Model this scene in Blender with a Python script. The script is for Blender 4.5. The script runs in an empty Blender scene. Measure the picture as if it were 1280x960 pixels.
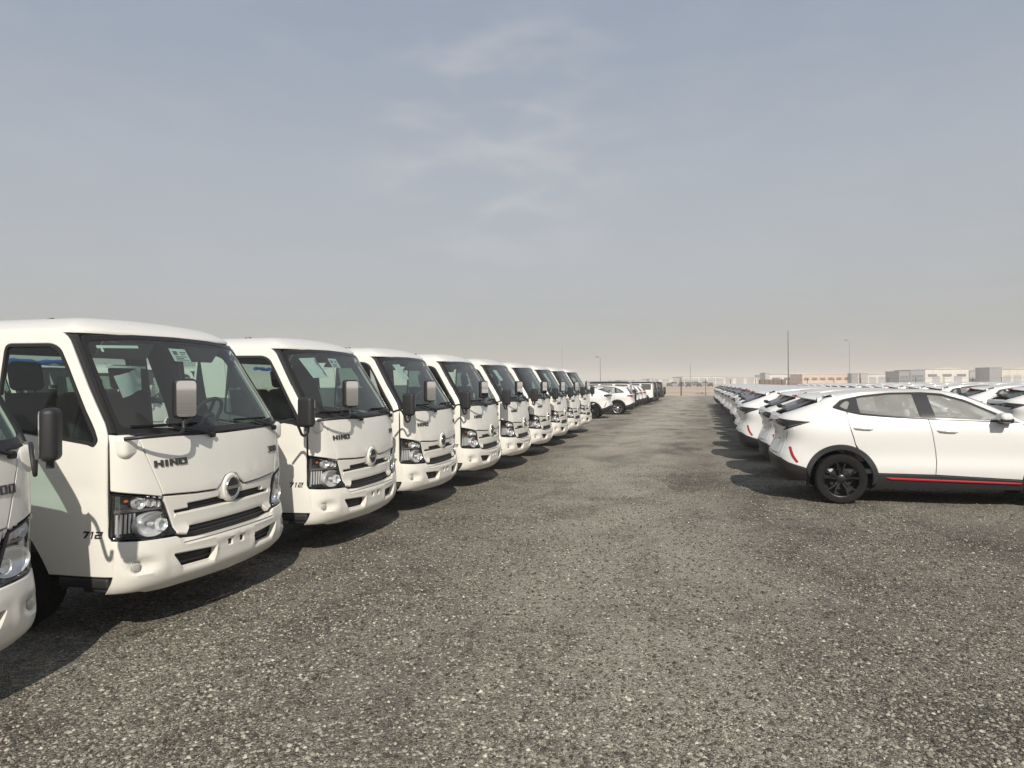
import bpy, bmesh, math, random
import numpy as np
from mathutils import Vector, Matrix
from mathutils.geometry import delaunay_2d_cdt

random.seed(7)
rng = np.random.default_rng(7)
SC = bpy.context.scene
COL = SC.collection
R = math.radians

# ------------------------------------------------------------------ camera
F_PX, YAW, ROLL, EYE = 950.0, R(13.84), 0.0079, 1.70
cam_d = bpy.data.cameras.new('camera')
cam_d.sensor_width = 36.0
cam_d.lens = 36.0 * F_PX / 1280.0
cam_d.clip_start, cam_d.clip_end = 0.05, 8000
cam = bpy.data.objects.new('camera', cam_d)
COL.objects.link(cam)
cam.matrix_world = (Matrix.Translation((0, 0, EYE)) @ Matrix.Rotation(YAW, 4, 'Z') @
                    Matrix.Rotation(R(90), 4, 'X') @ Matrix.Rotation(-ROLL, 4, 'Z'))
SC.camera = cam

# ------------------------------------------------------------------ light
SUN_AZ_TO = Vector((0.36, -1.0, 0)).normalized()      # horizontal direction towards the sun
SUN_EL = R(36)
sun_dir = Vector((SUN_AZ_TO.x * math.cos(SUN_EL), SUN_AZ_TO.y * math.cos(SUN_EL), math.sin(SUN_EL)))
sd = bpy.data.lights.new('sun', 'SUN')
sd.energy, sd.angle, sd.color = 4.3, R(0.55), (1.0, 0.94, 0.845)
sun = bpy.data.objects.new('sun', sd)
COL.objects.link(sun)
sun.rotation_euler = sun_dir.to_track_quat('Z', 'Y').to_euler()

W = bpy.data.worlds.new('World')
SC.world = W
W.use_nodes = True
nt = W.node_tree
nt.nodes.clear()
L = nt.links.new
out = nt.nodes.new('ShaderNodeOutputWorld')
bg = nt.nodes.new('ShaderNodeBackground')
bg.inputs['Strength'].default_value = 0.085
sky = nt.nodes.new('ShaderNodeTexSky')
sky.sky_type = 'NISHITA'
sky.sun_disc = False
sky.sun_elevation = SUN_EL
sky.sun_rotation = math.atan2(sun_dir.x, sun_dir.y)
sky.air_density, sky.dust_density, sky.ozone_density = 1.0, 0.6, 2.0
sky.altitude = 0
hsv = nt.nodes.new('ShaderNodeHueSaturation')
hsv.inputs['Saturation'].default_value = 0.62
L(sky.outputs['Color'], hsv.inputs['Color'])
# dusty desert air: a pale veil, warm near the horizon, over the clear-sky colours
tc = nt.nodes.new('ShaderNodeTexCoord')
sep = nt.nodes.new('ShaderNodeSeparateXYZ')
L(tc.outputs['Generated'], sep.inputs[0])
veil = nt.nodes.new('ShaderNodeValToRGB')
stops = [(0.0, (.49, .468, .445)), (.05, (.565, .550, .535)), (.14, (.66, .674, .692)), (.26, (.65, .70, .768)), (.42, (.52, .60, .732)), (.75, (.46, .53, .66)), (1.0, (.44, .51, .65))]
el = veil.color_ramp.elements
while len(el) < len(stops):
    el.new(0.5)
for e_, (p_, c_) in zip(el, stops):
    e_.position, e_.color = p_, (*c_, 1)
L(sep.outputs['Z'], veil.inputs['Fac'])
vs = nt.nodes.new('ShaderNodeVectorMath')
vs.operation = 'SCALE'
vs.inputs['Scale'].default_value = 8.0
L(veil.outputs['Color'], vs.inputs[0])
vm = nt.nodes.new('ShaderNodeMix')
vm.data_type = 'RGBA'
vm.inputs['Factor'].default_value = 0.80
L(hsv.outputs['Color'], vm.inputs['A'])
L(vs.outputs[0], vm.inputs['B'])
# a bank of thin cloud high over the aisle, and a fainter mottling of the rest of the sky
mp = nt.nodes.new('ShaderNodeMapping')
mp.inputs['Rotation'].default_value = (0, R(24), R(15))
mp.inputs['Scale'].default_value = (4.2, 4.2, 13.0)
mp.inputs['Location'].default_value = (.35, 0.2, .6)
L(tc.outputs['Generated'], mp.inputs['Vector'])
nz = nt.nodes.new('ShaderNodeTexNoise')
nz.inputs['Scale'].default_value = 2.3
nz.inputs['Detail'].default_value = 5
nz.inputs['Roughness'].default_value = 0.42
nz.inputs['Distortion'].default_value = 0.2
L(mp.outputs['Vector'], nz.inputs['Vector'])
cr = nt.nodes.new('ShaderNodeValToRGB')
cr.color_ramp.interpolation = 'EASE'
cr.color_ramp.elements[0].position = 0.38
cr.color_ramp.elements[1].position = 0.74
L(nz.outputs['Fac'], cr.inputs['Fac'])
cdir = Vector((-.235, .922, .305)).normalized()
dt = nt.nodes.new('ShaderNodeVectorMath')
dt.operation = 'DOT_PRODUCT'
dt.inputs[1].default_value = cdir
nrm = nt.nodes.new('ShaderNodeVectorMath')
nrm.operation = 'NORMALIZE'
L(tc.outputs['Generated'], nrm.inputs[0])
L(nrm.outputs[0], dt.inputs[0])
bank = nt.nodes.new('ShaderNodeMapRange')
bank.interpolation_type = 'SMOOTHSTEP'
bank.inputs['From Min'].default_value = math.cos(R(11.5))
bank.inputs['From Max'].default_value = math.cos(R(2))
bank.inputs['To Min'].default_value = 0.10
bank.inputs['To Max'].default_value = 0.62
L(dt.outputs['Value'], bank.inputs['Value'])
fm = nt.nodes.new('ShaderNodeMath')
fm.operation = 'MULTIPLY'
L(cr.outputs['Color'], fm.inputs[0])
L(bank.outputs[0], fm.inputs[1])
cm = nt.nodes.new('ShaderNodeMix')
cm.data_type = 'RGBA'
L(fm.outputs[0], cm.inputs['Factor'])
L(vm.outputs['Result'], cm.inputs['A'])
cm.inputs['B'].default_value = (6.6, 6.7, 6.95, 1)
L(cm.outputs['Result'], bg.inputs['Color'])
L(bg.outputs[0], out.inputs['Surface'])

SC.view_settings.view_transform = 'Standard'
SC.view_settings.look = 'None'
SC.view_settings.exposure = 0.0
SC.view_settings.gamma = 1.0
SC.render.engine = 'CYCLES'
SC.cycles.max_bounces = 8
SC.cycles.transparent_max_bounces = 16
SC.cycles.use_denoising = True

# ------------------------------------------------------------------ materials
MATS = {}


def mat(name, col, rough=0.5, metal=0.0, coat=0.0, spec=0.5, build=None):
    m = bpy.data.materials.new(name)
    m.use_nodes = True
    b = m.node_tree.nodes['Principled BSDF']
    b.inputs['Base Color'].default_value = (*col, 1)
    b.inputs['Roughness'].default_value = rough
    b.inputs['Metallic'].default_value = metal
    b.inputs['Specular IOR Level'].default_value = spec
    if coat:
        b.inputs['Coat Weight'].default_value = coat
        b.inputs['Coat Roughness'].default_value = 0.06
    if build:
        build(m.node_tree, b)
    MATS[name] = m
    return m


def N(t, kind, **kw):
    n = t.nodes.new(kind)
    for k, v in kw.items():
        if k.startswith('_'):
            setattr(n, k[1:], v)
        else:
            n.inputs[k.replace('__', ' ')].default_value = v
    return n


def ramp(t, src, stops):
    r = t.nodes.new('ShaderNodeValToRGB')
    e = r.color_ramp.elements
    while len(e) < len(stops):
        e.new(0.5)
    for i, (p, c) in enumerate(stops):
        e[i].position = p
        e[i].color = (*c, 1) if len(c) == 3 else c
    t.links.new(src, r.inputs['Fac'])
    return r


def mixc(t, fac, a, b, blend='MIX'):
    m = t.nodes.new('ShaderNodeMix')
    m.data_type = 'RGBA'
    m.blend_type = blend
    for sock, val in (('Factor', fac), ('A', a), ('B', b)):
        if hasattr(val, 'is_linked') or isinstance(val, bpy.types.NodeSocket):
            t.links.new(val, m.inputs[sock])
        elif sock == 'Factor':
            m.inputs[sock].default_value = val
        else:
            m.inputs[sock].default_value = (*val, 1)
    return m.outputs['Result']


def dusty(col, dust, amount=0.35, zlow=0.9, scale=6.0):
    """paint with a film of dust that thickens towards the sills, and faint mottling"""
    def f(t, b):
        tc = N(t, 'ShaderNodeTexCoord')
        n = N(t, 'ShaderNodeTexNoise', Scale=scale, Detail=5.0, Roughness=0.6)
        t.links.new(tc.outputs['Object'], n.inputs['Vector'])
        sp = N(t, 'ShaderNodeSeparateXYZ')
        t.links.new(tc.outputs['Object'], sp.inputs[0])
        mr = N(t, 'ShaderNodeMapRange')
        mr.inputs['From Min'].default_value = zlow
        mr.inputs['From Max'].default_value = 0.25
        t.links.new(sp.outputs['Z'], mr.inputs['Value'])
        ad = N(t, 'ShaderNodeMath', _operation='ADD')
        ad.inputs[1].default_value = 0.12
        t.links.new(mr.outputs[0], ad.inputs[0])
        mu = N(t, 'ShaderNodeMath', _operation='MULTIPLY')
        t.links.new(ad.outputs[0], mu.inputs[0])
        t.links.new(n.outputs['Fac'], mu.inputs[1])
        m2 = N(t, 'ShaderNodeMath', _operation='MULTIPLY')
        m2.inputs[1].default_value = amount
        t.links.new(mu.outputs[0], m2.inputs[0])
        c = mixc(t, m2.outputs[0], col, dust)
        t.links.new(c, b.inputs['Base Color'])
        rr = N(t, 'ShaderNodeMapRange')
        rr.inputs['To Min'].default_value = 0.2
        rr.inputs['To Max'].default_value = 0.42
        t.links.new(n.outputs['Fac'], rr.inputs['Value'])
        t.links.new(rr.outputs[0], b.inputs['Roughness'])
    return f


CREAM = (0.80, 0.775, 0.705)
PEARL = (0.745, 0.735, 0.71)
mat('truck_paint', CREAM, 0.28, coat=0.5, build=dusty(CREAM, (0.46, 0.40, 0.31), 0.40))
mat('truck_plastic_white', CREAM, 0.4, coat=0.2, build=dusty(CREAM, (0.46, 0.40, 0.31), 0.5))
mat('car_paint', PEARL, 0.22, coat=0.7, build=dusty(PEARL, (0.46, 0.41, 0.33), 0.35, zlow=0.7))


def objcol(t, b):
    oi = N(t, 'ShaderNodeObjectInfo')
    t.links.new(oi.outputs['Color'], b.inputs['Base Color'])


mat('varied_paint', (0.5, 0.5, 0.5), 0.3, coat=0.5, build=objcol)
mat('black_plastic', (0.022, 0.022, 0.023), 0.55)
mat('grey_cladding', (0.030, 0.031, 0.032), 0.62, spec=.3)
mat('gloss_black', (0.012, 0.012, 0.013), 0.12)
mat('frit', (0.018, 0.016, 0.015), 0.25)
mat('rubber', (0.014, 0.0135, 0.013), 0.85, spec=0.2)
mat('seal', (0.015, 0.015, 0.015), 0.7)
mat('interior_dark', (0.03, 0.032, 0.034), 0.85)
mat('interior_grey', (0.16, 0.165, 0.17), 0.8)
mat('seat_dark', (0.028, 0.03, 0.033), 0.9)
mat('seat_wrap', (0.82, 0.82, 0.80), 0.35)
mat('cabin_light', (0.55, 0.55, 0.54), 0.7)
mat('chrome', (0.78, 0.78, 0.78), 0.08, 1.0)
mat('mirror', (0.86, 0.87, 0.88), 0.015, 1.0)
mat('badge', (0.10, 0.10, 0.10), 0.22, 0.8)
mat('badge_dark', (0.02, 0.021, 0.024), 0.35)
mat('reflector', (0.86, 0.86, 0.86), 0.28, 0.55)
mat('fog_lens', (0.55, 0.54, 0.50), 0.2, 0.3)
mat('lamp_grey', (0.24, 0.24, 0.24), 0.35, 0.6)
mat('lamp_back', (0.50, 0.50, 0.50), 0.3, 0.8)
mat('amber', (0.55, 0.12, 0.04), 0.3)
mat('lamp_red', (0.36, 0.010, 0.014), 0.2, coat=0.4)
mat('trim_red', (0.50, 0.012, 0.03), 0.25, coat=0.5)
mat('lamp_smoke', (0.02, 0.02, 0.022), 0.08, coat=0.6)
mat('alloy_black', (0.012, 0.012, 0.013), 0.32)
mat('alloy_silver', (0.55, 0.55, 0.56), 0.3, 0.9)
mat('steel_rim', (0.09, 0.09, 0.09), 0.5, 0.3)
mat('chassis', (0.016, 0.016, 0.017), 0.7)
mat('blue_tarp', (0.02, 0.12, 0.42), 0.5)
mat('pole', (0.06, 0.06, 0.06), 0.6)


def paper_b(t, b):
    tc = N(t, 'ShaderNodeTexCoord')
    n = N(t, 'ShaderNodeTexNoise', Scale=9.0, Detail=2.0)
    t.links.new(tc.outputs['Object'], n.inputs['Vector'])
    r = ramp(t, n.outputs['Fac'], [(0.3, (0.70, 0.73, 0.72)), (0.7, (0.82, 0.84, 0.82))])
    t.links.new(r.outputs[0], b.inputs['Base Color'])


mat('paper', (0.8, 0.8, 0.8), 0.8, build=paper_b)


def glass(name, tint, refl=0.04):
    m = bpy.data.materials.new(name)
    m.use_nodes = True
    t = m.node_tree
    t.nodes.clear()
    o = N(t, 'ShaderNodeOutputMaterial')
    tr = N(t, 'ShaderNodeBsdfTransparent')
    tr.inputs['Color'].default_value = (*tint, 1)
    gl = N(t, 'ShaderNodeBsdfGlossy', Roughness=0.02)
    fr = N(t, 'ShaderNodeFresnel', IOR=1.5)
    geo = N(t, 'ShaderNodeNewGeometry')
    mx = N(t, 'ShaderNodeMixShader')
    sub = N(t, 'ShaderNodeMath', _operation='SUBTRACT')      # diffuse film: dust, plus sky glare painted in on the car panes
    sub.inputs[0].default_value = 1.0
    t.links.new(geo.outputs['Backfacing'], sub.inputs[1])
    mu = N(t, 'ShaderNodeMath', _operation='MULTIPLY')
    t.links.new(fr.outputs[0], mu.inputs[0])
    t.links.new(sub.outputs[0], mu.inputs[1])
    t.links.new(mu.outputs[0], mx.inputs[0])
    df = N(t, 'ShaderNodeBsdfDiffuse')
    df.inputs['Color'].default_value = (0.58, 0.57, 0.53, 1)
    mx2 = N(t, 'ShaderNodeMixShader')
    nz = N(t, 'ShaderNodeTexNoise', Scale=3.5, Detail=6.0)
    tc = N(t, 'ShaderNodeTexCoord')
    t.links.new(tc.outputs['Object'], nz.inputs['Vector'])
    mr = N(t, 'ShaderNodeMapRange')
    mr.inputs['From Min'].default_value = 0.35
    mr.inputs['From Max'].default_value = 0.75
    mr.inputs['To Min'].default_value = refl * 0.75
    mr.inputs['To Max'].default_value = refl
    t.links.new(nz.outputs['Fac'], mr.inputs['Value'])
    t.links.new(mr.outputs[0], mx2.inputs[0])
    t.links.new(tr.outputs[0], mx2.inputs[1])
    t.links.new(df.outputs[0], mx2.inputs[2])
    t.links.new(mx2.outputs[0], mx.inputs[1])
    t.links.new(gl.outputs[0], mx.inputs[2])
    t.links.new(mx.outputs[0], o.inputs['Surface'])
    MATS[name] = m


glass('windscreen_glass', (0.60, 0.72, 0.68), 0.07)
glass('door_glass', (0.62, 0.72, 0.68), 0.02)
glass('car_glass', (0.80, 0.83, 0.83), 0.42)
glass('dark_glass', (0.16, 0.17, 0.18), 0.20)  # greyed panes: sky reflection painted in through the pale film
glass('lens_glass', (0.93, 0.94, 0.94), 0.03)


# ------------------------------------------------------------------ mesh helpers
def catmull(pts, n=12):
    pts = [np.array(p, float) for p in pts]
    P = [2 * pts[0] - pts[1]] + pts + [2 * pts[-1] - pts[-2]]
    o = []
    for i in range(1, len(P) - 2):
        for k in range(n):
            t = k / n
            p0, p1, p2, p3 = P[i - 1], P[i], P[i + 1], P[i + 2]
            o.append(0.5 * ((2 * p1) + (p2 - p0) * t + (2 * p0 - 5 * p1 + 4 * p2 - p3) * t * t + (3 * p1 - p0 - 3 * p2 + p3) * t ** 3))
    o.append(pts[-1])
    return np.array(o)


class Lut:
    def __init__(s, pairs, smooth=True):
        a = catmull(pairs, 10) if smooth else np.array(pairs, float)
        s.x, s.y = np.maximum.accumulate(a[:, 0]), a[:, 1]

    def __call__(s, v):
        return float(np.interp(v, s.x, s.y))


def rpoly(pts, r=0.02, seg=4):
    """round the corners of a closed polygon; a point may carry its own radius (x, y, r)"""
    n = len(pts)
    o = []
    for i in range(n):
        p = np.array(pts[i][:2], float)
        rr = pts[i][2] if len(pts[i]) > 2 else r
        a = np.array(pts[i - 1][:2], float) - p
        b = np.array(pts[(i + 1) % n][:2], float) - p
        la, lb = np.linalg.norm(a), np.linalg.norm(b)
        if rr <= 0 or la < 1e-6 or lb < 1e-6:
            o.append(tuple(p))
            continue
        d = min(rr, la * 0.45, lb * 0.45)
        pa, pb = p + a / la * d, p + b / lb * d
        for k in range(seg + 1):
            t = k / seg
            q = (1 - t) ** 2 * pa + 2 * t * (1 - t) * p + t * t * pb
            o.append(tuple(q))
    return o


def area(p):
    return 0.5 * sum(p[i - 1][0] * p[i][1] - p[i][0] * p[i - 1][1] for i in range(len(p)))


def resample(p, step):
    o = []
    n = len(p)
    for i in range(n):
        a, b = np.array(p[i]), np.array(p[(i + 1) % n])
        d = np.linalg.norm(b - a)
        if d < 1e-6:
            continue
        k = max(1, int(math.ceil(d / step)))
        for j in range(k):
            o.append(a + (b - a) * j / k)
    return np.array(o)


def inset(p, d):
    a = np.roll(p, 1, 0)
    b = np.roll(p, -1, 0)
    e1 = p - a
    e2 = b - p
    e1 /= np.linalg.norm(e1, axis=1)[:, None] + 1e-12
    e2 /= np.linalg.norm(e2, axis=1)[:, None] + 1e-12
    n1 = np.stack([-e1[:, 1], e1[:, 0]], 1)
    n2 = np.stack([-e2[:, 1], e2[:, 0]], 1)
    m = n1 + n2
    m /= np.maximum(np.linalg.norm(m, axis=1)[:, None], 1e-6)
    k = 1.0 / np.maximum((m * n1).sum(1), 0.5)
    return p + m * (d * k)[:, None]


def inside(pt, poly):
    x, y = pt[:, 0], pt[:, 1]
    r = np.zeros(len(pt), bool)
    px, py = poly[:, 0], poly[:, 1]
    qx, qy = np.roll(px, 1), np.roll(py, 1)
    for i in range(len(poly)):
        c = (py[i] > y) != (qy[i] > y)
        if c.any():
            xx = (qx[i] - px[i]) * (y - py[i]) / (qy[i] - py[i] + 1e-15) + px[i]
            r ^= c & (x < xx)
    return r


class MB:
    def __init__(s):
        s.v, s.f, s.m = [], [], []

    def add(s, v, f, mi=0):
        o = len(s.v)
        s.v.extend([tuple(map(float, q)) for q in v])
        s.f.extend([tuple(int(i) + o for i in q) for q in f])
        s.m.extend([mi] * len(f))

    def xform(s, M, start=0):
        for i in range(start, len(s.v)):
            s.v[i] = tuple(M @ Vector(s.v[i]))
        return s

    def box(s, c, size, mi=0, M=None):
        hx, hy, hz = (q / 2 for q in size)
        v = [Vector((c[0] + a * hx, c[1] + b * hy, c[2] + d * hz)) for a in (-1, 1) for b in (-1, 1) for d in (-1, 1)]
        if M:
            v = [M @ q for q in v]
        s.add(v, [(0, 1, 3, 2), (4, 6, 7, 5), (0, 4, 5, 1), (2, 3, 7, 6), (0, 2, 6, 4), (1, 5, 7, 3)], mi)
        return s

    def rbox(s, c, size, r, mi=0, M=None, k=3, seg=1):
        h = [q / 2 for q in size]
        r = min(r, *[q * 0.98 for q in h])
        ax = []
        for q in h:
            a = [-q + r * (1 - math.cos(i / k * math.pi / 2)) * 0 + (-0) for i in range(0)]
            a = [-q + r * i / k for i in range(k)]
            a += [(-q + r) + (2 * q - 2 * r) * i / seg for i in range(seg)]
            a += [q - r + r * i / k for i in range(k + 1)]
            ax.append(a)
        vid = {}
        V, Fc = [], []

        def vert(p):
            key = tuple(round(x, 6) for x in p)
            if key not in vid:
                inn = [max(-h[i] + r, min(h[i] - r, p[i])) for i in range(3)]
                d = Vector([p[i] - inn[i] for i in range(3)])
                q = Vector(inn) + (d.normalized() * r if d.length > 1e-9 else d)
                q = q + Vector(c)
                vid[key] = len(V)
                V.append(M @ q if M else q)
            return vid[key]
        for d in range(3):
            e, g = (d + 1) % 3, (d + 2) % 3
            for sg in (-1, 1):
                A, B = ax[e], ax[g]
                for i in range(len(A) - 1):
                    for j in range(len(B) - 1):
                        q = []
                        for (ii, jj) in ((i, j), (i + 1, j), (i + 1, j + 1), (i, j + 1)):
                            p = [0, 0, 0]
                            p[d] = sg * h[d]
                            p[e] = A[ii]
                            p[g] = B[jj]
                            q.append(vert(p))
                        if sg < 0:
                            q.reverse()
                        Fc.append(q)
        s.add(V, Fc, mi)
        return s

    def tube(s, path, r, n=8, mi=0, cap=True):
        path = [Vector(p) for p in path]
        rr = r if isinstance(r, (list, tuple)) else [r] * len(path)
        up = None
        rings = []
        for i, p in enumerate(path):
            t = (path[min(i + 1, len(path) - 1)] - path[max(i - 1, 0)]).normalized()
            if up is None:
                up = Vector((0, 0, 1)) if abs(t.z) < 0.9 else Vector((1, 0, 0))
            a = t.cross(up).normalized()
            b = a.cross(t).normalized()
            up = b
            rings.append([p + (a * math.cos(q) + b * math.sin(q)) * rr[i] for q in [2 * math.pi * k / n for k in range(n)]])
        v = [q for g in rings for q in g]
        f = []
        for i in range(len(rings) - 1):
            for k in range(n):
                f.append((i * n + k, i * n + (k + 1) % n, (i + 1) * n + (k + 1) % n, (i + 1) * n + k))
        f = [tuple(reversed(q)) for q in f]
        if cap:
            f.append(tuple(range(n)))
            f.append(tuple(reversed(range((len(rings) - 1) * n, len(rings) * n))))
        s.add(v, f, mi)
        return s

    def lathe(s, prof, n=32, M=None, mi=0, close=False):
        """profile of (radius, height) turned round local Z, then M"""
        v, f = [], []
        for (r, h) in prof:
            for k in range(n):
                a = 2 * math.pi * k / n
                v.append(Vector((r * math.cos(a), r * math.sin(a), h)))
        m = len(prof)
        for i in range(m - 1 + (1 if close else 0)):
            for k in range(n):
                j = (i + 1) % m
                f.append((i * n + k, i * n + (k + 1) % n, j * n + (k + 1) % n, j * n + k))
        if M:
            v = [M @ q for q in v]
        s.add(v, f, mi)
        return s

    def prism(s, poly, d0, d1, M=None, mi=0):
        """polygon in local XY extruded from z=d0 to z=d1"""
        if area(poly) < 0:
            poly = list(reversed(poly))
        n = len(poly)
        v = [Vector((p[0], p[1], d0)) for p in poly] + [Vector((p[0], p[1], d1)) for p in poly]
        f = [tuple(reversed(range(n))), tuple(range(n, 2 * n))]
        f += [(i, (i + 1) % n, n + (i + 1) % n, n + i) for i in range(n)]
        if M:
            v = [M @ q for q in v]
        s.add(v, f, mi)
        return s

    def strip(s, curves, mi=0, flip=False):
        n = len(curves[0])
        v = [p for c in curves for p in c]
        f = []
        for i in range(len(curves) - 1):
            for k in range(n - 1):
                q = (i * n + k, i * n + k + 1, (i + 1) * n + k + 1, (i + 1) * n + k)
                f.append(tuple(reversed(q)) if flip else q)
        s.add(v, f, mi)
        return s

    def panel(s, poly, fmap, t=0.02, step=0.06, holes=(), bev=0.005, mi=0, disp=None, back=None, backd=None, off=0.0, rim=True):
        """a sheet cut to a polygon in the parameters of a curved surface, with bevelled edge and real thickness"""
        polys = []
        p = [q[:2] for q in poly]
        if area(p) < 0:
            p.reverse()
        polys.append(resample(p, step))
        for h in holes:
            q = [a[:2] for a in h]
            if area(q) > 0:
                q.reverse()
            polys.append(resample(q, step))
        pts, dep, edges, outl = [], [], [], []
        for q in polys:
            rings = [(q, bev)] if bev > 0 else [(q, 0)]
            if bev > 0:
                rings.append((inset(q, bev), 0.0))
            for (g, d) in rings:
                o = len(pts)
                pts.extend(map(tuple, g))
                dep.extend([d] * len(g))
                edges.extend([(o + i, o + (i + 1) % len(g)) for i in range(len(g))])
            outl.append(q)
        lo, hi = outl[0].min(0), outl[0].max(0)
        gx = np.arange(lo[0] + step * 0.5, hi[0], step)
        gy = np.arange(lo[1] + step * 0.5, hi[1], step)
        if len(gx) and len(gy):
            G = np.array([(x, y) for x in gx for y in gy])
            ok = inside(G, outl[0])
            for h in outl[1:]:
                ok &= ~inside(G, h)
            G = G[ok]
            if len(G):
                B = np.concatenate(outl)
                md = np.min(np.linalg.norm(G[:, None, :] - B[None, :, :], axis=2), axis=1)
                G = G[md > max(step * 0.45, bev * 1.8)]
                pts.extend(map(tuple, G))
                dep.extend([0.0] * len(G))
        rv, re, rf, ov, oe, of = delaunay_2d_cdt([Vector(q) for q in pts], edges, [], 0, 1e-6)
        C = np.array([[v.x, v.y] for v in rv])
        tri = []
        for q in rf:
            for k in range(1, len(q) - 1):
                tri.append((q[0], q[k], q[k + 1]))
        T = np.array(tri)
        cen = C[T].mean(1)
        ok = inside(cen, outl[0])
        for h in outl[1:]:
            ok &= ~inside(cen, h)
        T = T[ok]
        D = np.array([max([dep[i] for i in o]) if o else 0.0 for o in ov])
        P, Nn = [], []
        e = 1e-3
        for (u, w) in C:
            a = Vector(fmap(u, w))
            du = Vector(fmap(u + e, w)) - Vector(fmap(u - e, w))
            dw = Vector(fmap(u, w + e)) - Vector(fmap(u, w - e))
            n = du.cross(dw)
            n.normalize()
            P.append(a)
            Nn.append(n)
        base = len(s.v)
        for i in range(len(C)):
            d = D[i] - off + (disp(C[i][0], C[i][1]) if disp else 0.0)
            s.v.append(tuple(P[i] - Nn[i] * d))
        s.f.extend([tuple(int(k) + base for k in q) for q in T])
        s.m.extend([mi] * len(T))
        if back is not None:
            bd = backd if backd is not None else t
            b2 = len(s.v)
            for i in range(len(C)):
                d = bd - off + (disp(C[i][0], C[i][1]) if disp else 0.0)
                s.v.append(tuple(P[i] - Nn[i] * d))
            s.f.extend([tuple(int(k) + b2 for k in reversed(q)) for q in T])
            s.m.extend([back] * len(T))
        if rim and t > 0:
            inv = {}
            for i, o in enumerate(ov):
                for k in o:
                    inv[k] = i
            o0 = 0
            for q in polys:
                n = len(q)
                ids = [inv[o0 + i] for i in range(n)]
                b3 = len(s.v)
                for i in ids:
                    d = t - off + (disp(C[i][0], C[i][1]) if disp else 0.0)
                    s.v.append(tuple(P[i] - Nn[i] * d))
                for i in range(n):
                    j = (i + 1) % n
                    s.f.append((base + ids[j], base + ids[i], b3 + i, b3 + j))
                    s.m.append(mi)
                o0 += n * (2 if bev > 0 else 1)
        return s

    def mesh(s, name, mats, smooth=35):
        me = bpy.data.meshes.new(name)
        me.from_pydata(s.v, [], s.f)
        for m in mats:
            me.materials.append(MATS[m] if isinstance(m, str) else m)
        if len(mats) > 1:
            me.polygons.foreach_set('material_index', s.m)
        if smooth:
            me.polygons.foreach_set('use_smooth', [True] * len(me.polygons))
            me.set_sharp_from_angle(angle=R(smooth))
        me.update()
        return me

    def build(s, name, mats, parent=None, smooth=35, loc=None):
        if isinstance(mats, str):
            mats = [mats]
        o = bpy.data.objects.new(name, s.mesh(name, mats, smooth))
        COL.objects.link(o)
        if parent:
            o.parent = parent
        if loc:
            o.location = loc
        return o


def tag(o, label=None, cat=None, group=None, kind=None):
    for k, v in (('label', label), ('category', cat), ('group', group), ('kind', kind)):
        if v:
            o[k] = v
    return o


def empty(name, loc=(0, 0, 0), rz=0.0):
    o = bpy.data.objects.new(name, None)
    o.empty_display_size = 0.3
    COL.objects.link(o)
    o.location = loc
    o.rotation_euler = (0, 0, rz)
    return o


KIDS = {}


def copy_tree(o, parent=None):
    c = o.copy()
    COL.objects.link(c)
    for k in ('label', 'category', 'group'):
        if parent is None and k in c:
            del c[k]
    if parent:
        c.parent = parent
    for ch in list(o.children):
        copy_tree(ch, c)
    return c


def merged(root, name, swap=None):
    """all the part meshes of a thing in one mesh (for copies too small to show parts)"""
    v, f, mi, ml = [], [], [], []

    def go(o, M):
        if o.type == 'MESH':
            me = o.data
            b = len(v)
            v.extend([tuple(M @ q.co) for q in me.vertices])
            mm = []
            for m in me.materials:
                m = swap.get(m.name, m) if swap else m
                if m not in ml:
                    ml.append(m)
                mm.append(ml.index(m))
            for p in me.polygons:
                f.append([i + b for i in p.vertices])
                mi.append(mm[p.material_index])
        for ch in o.children:
            go(ch, M @ ch.matrix_basis)
    go(root, Matrix.Identity(4))
    me = bpy.data.meshes.new(name)
    me.from_pydata(v, [], f)
    for m in ml:
        me.materials.append(m)
    me.polygons.foreach_set('material_index', mi)
    me.polygons.foreach_set('use_smooth', [True] * len(f))
    me.set_sharp_from_angle(angle=R(35))
    me.update()
    return me


# stroke letters: every character is a set of polygons in a unit box (width 1, height 1)
def bars(*b):
    return [[(x0, y0), (x1, y0), (x1, y1), (x0, y1)] for (x0, y0, x1, y1) in b]


T = 0.26
GLYPH = {
    'H': bars((0, 0, .26, 1), (.74, 0, 1, 1), (.26, .37, .74, .63)),
    'I': bars((.18, 0, .82, 1)),
    'N': bars((0, 0, .26, 1), (.74, 0, 1, 1)) + [[(.26, 1), (.26, .62), (.74, 0), (.74, .38)]],
    'O': bars((0, 0, 1, T), (0, 1 - T, 1, 1), (0, T, .26, 1 - T), (.74, T, 1, 1 - T)),
    '0': bars((0, 0, 1, .17), (0, .83, 1, 1), (0, .17, .22, .83), (.78, .17, 1, .83)),
    '3': bars((0, 0, 1, .17), (0, .83, 1, 1), (.25, .42, .78, .58), (.78, .17, 1, .83)),
    '7': bars((0, .78, 1, 1)) + [[(.70, .78), (1, .78), (.55, 0), (.25, 0)]],
    '1': bars((.40, 0, .70, 1)) + [[(.15, .78), (.40, .78), (.40, 1), (.30, 1)]],
    '2': bars((0, 0, 1, .17), (0, .83, 1, 1), (.78, .585, 1, .83), (0, .17, .22, .415), (0, .415, 1, .585)),
}


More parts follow.
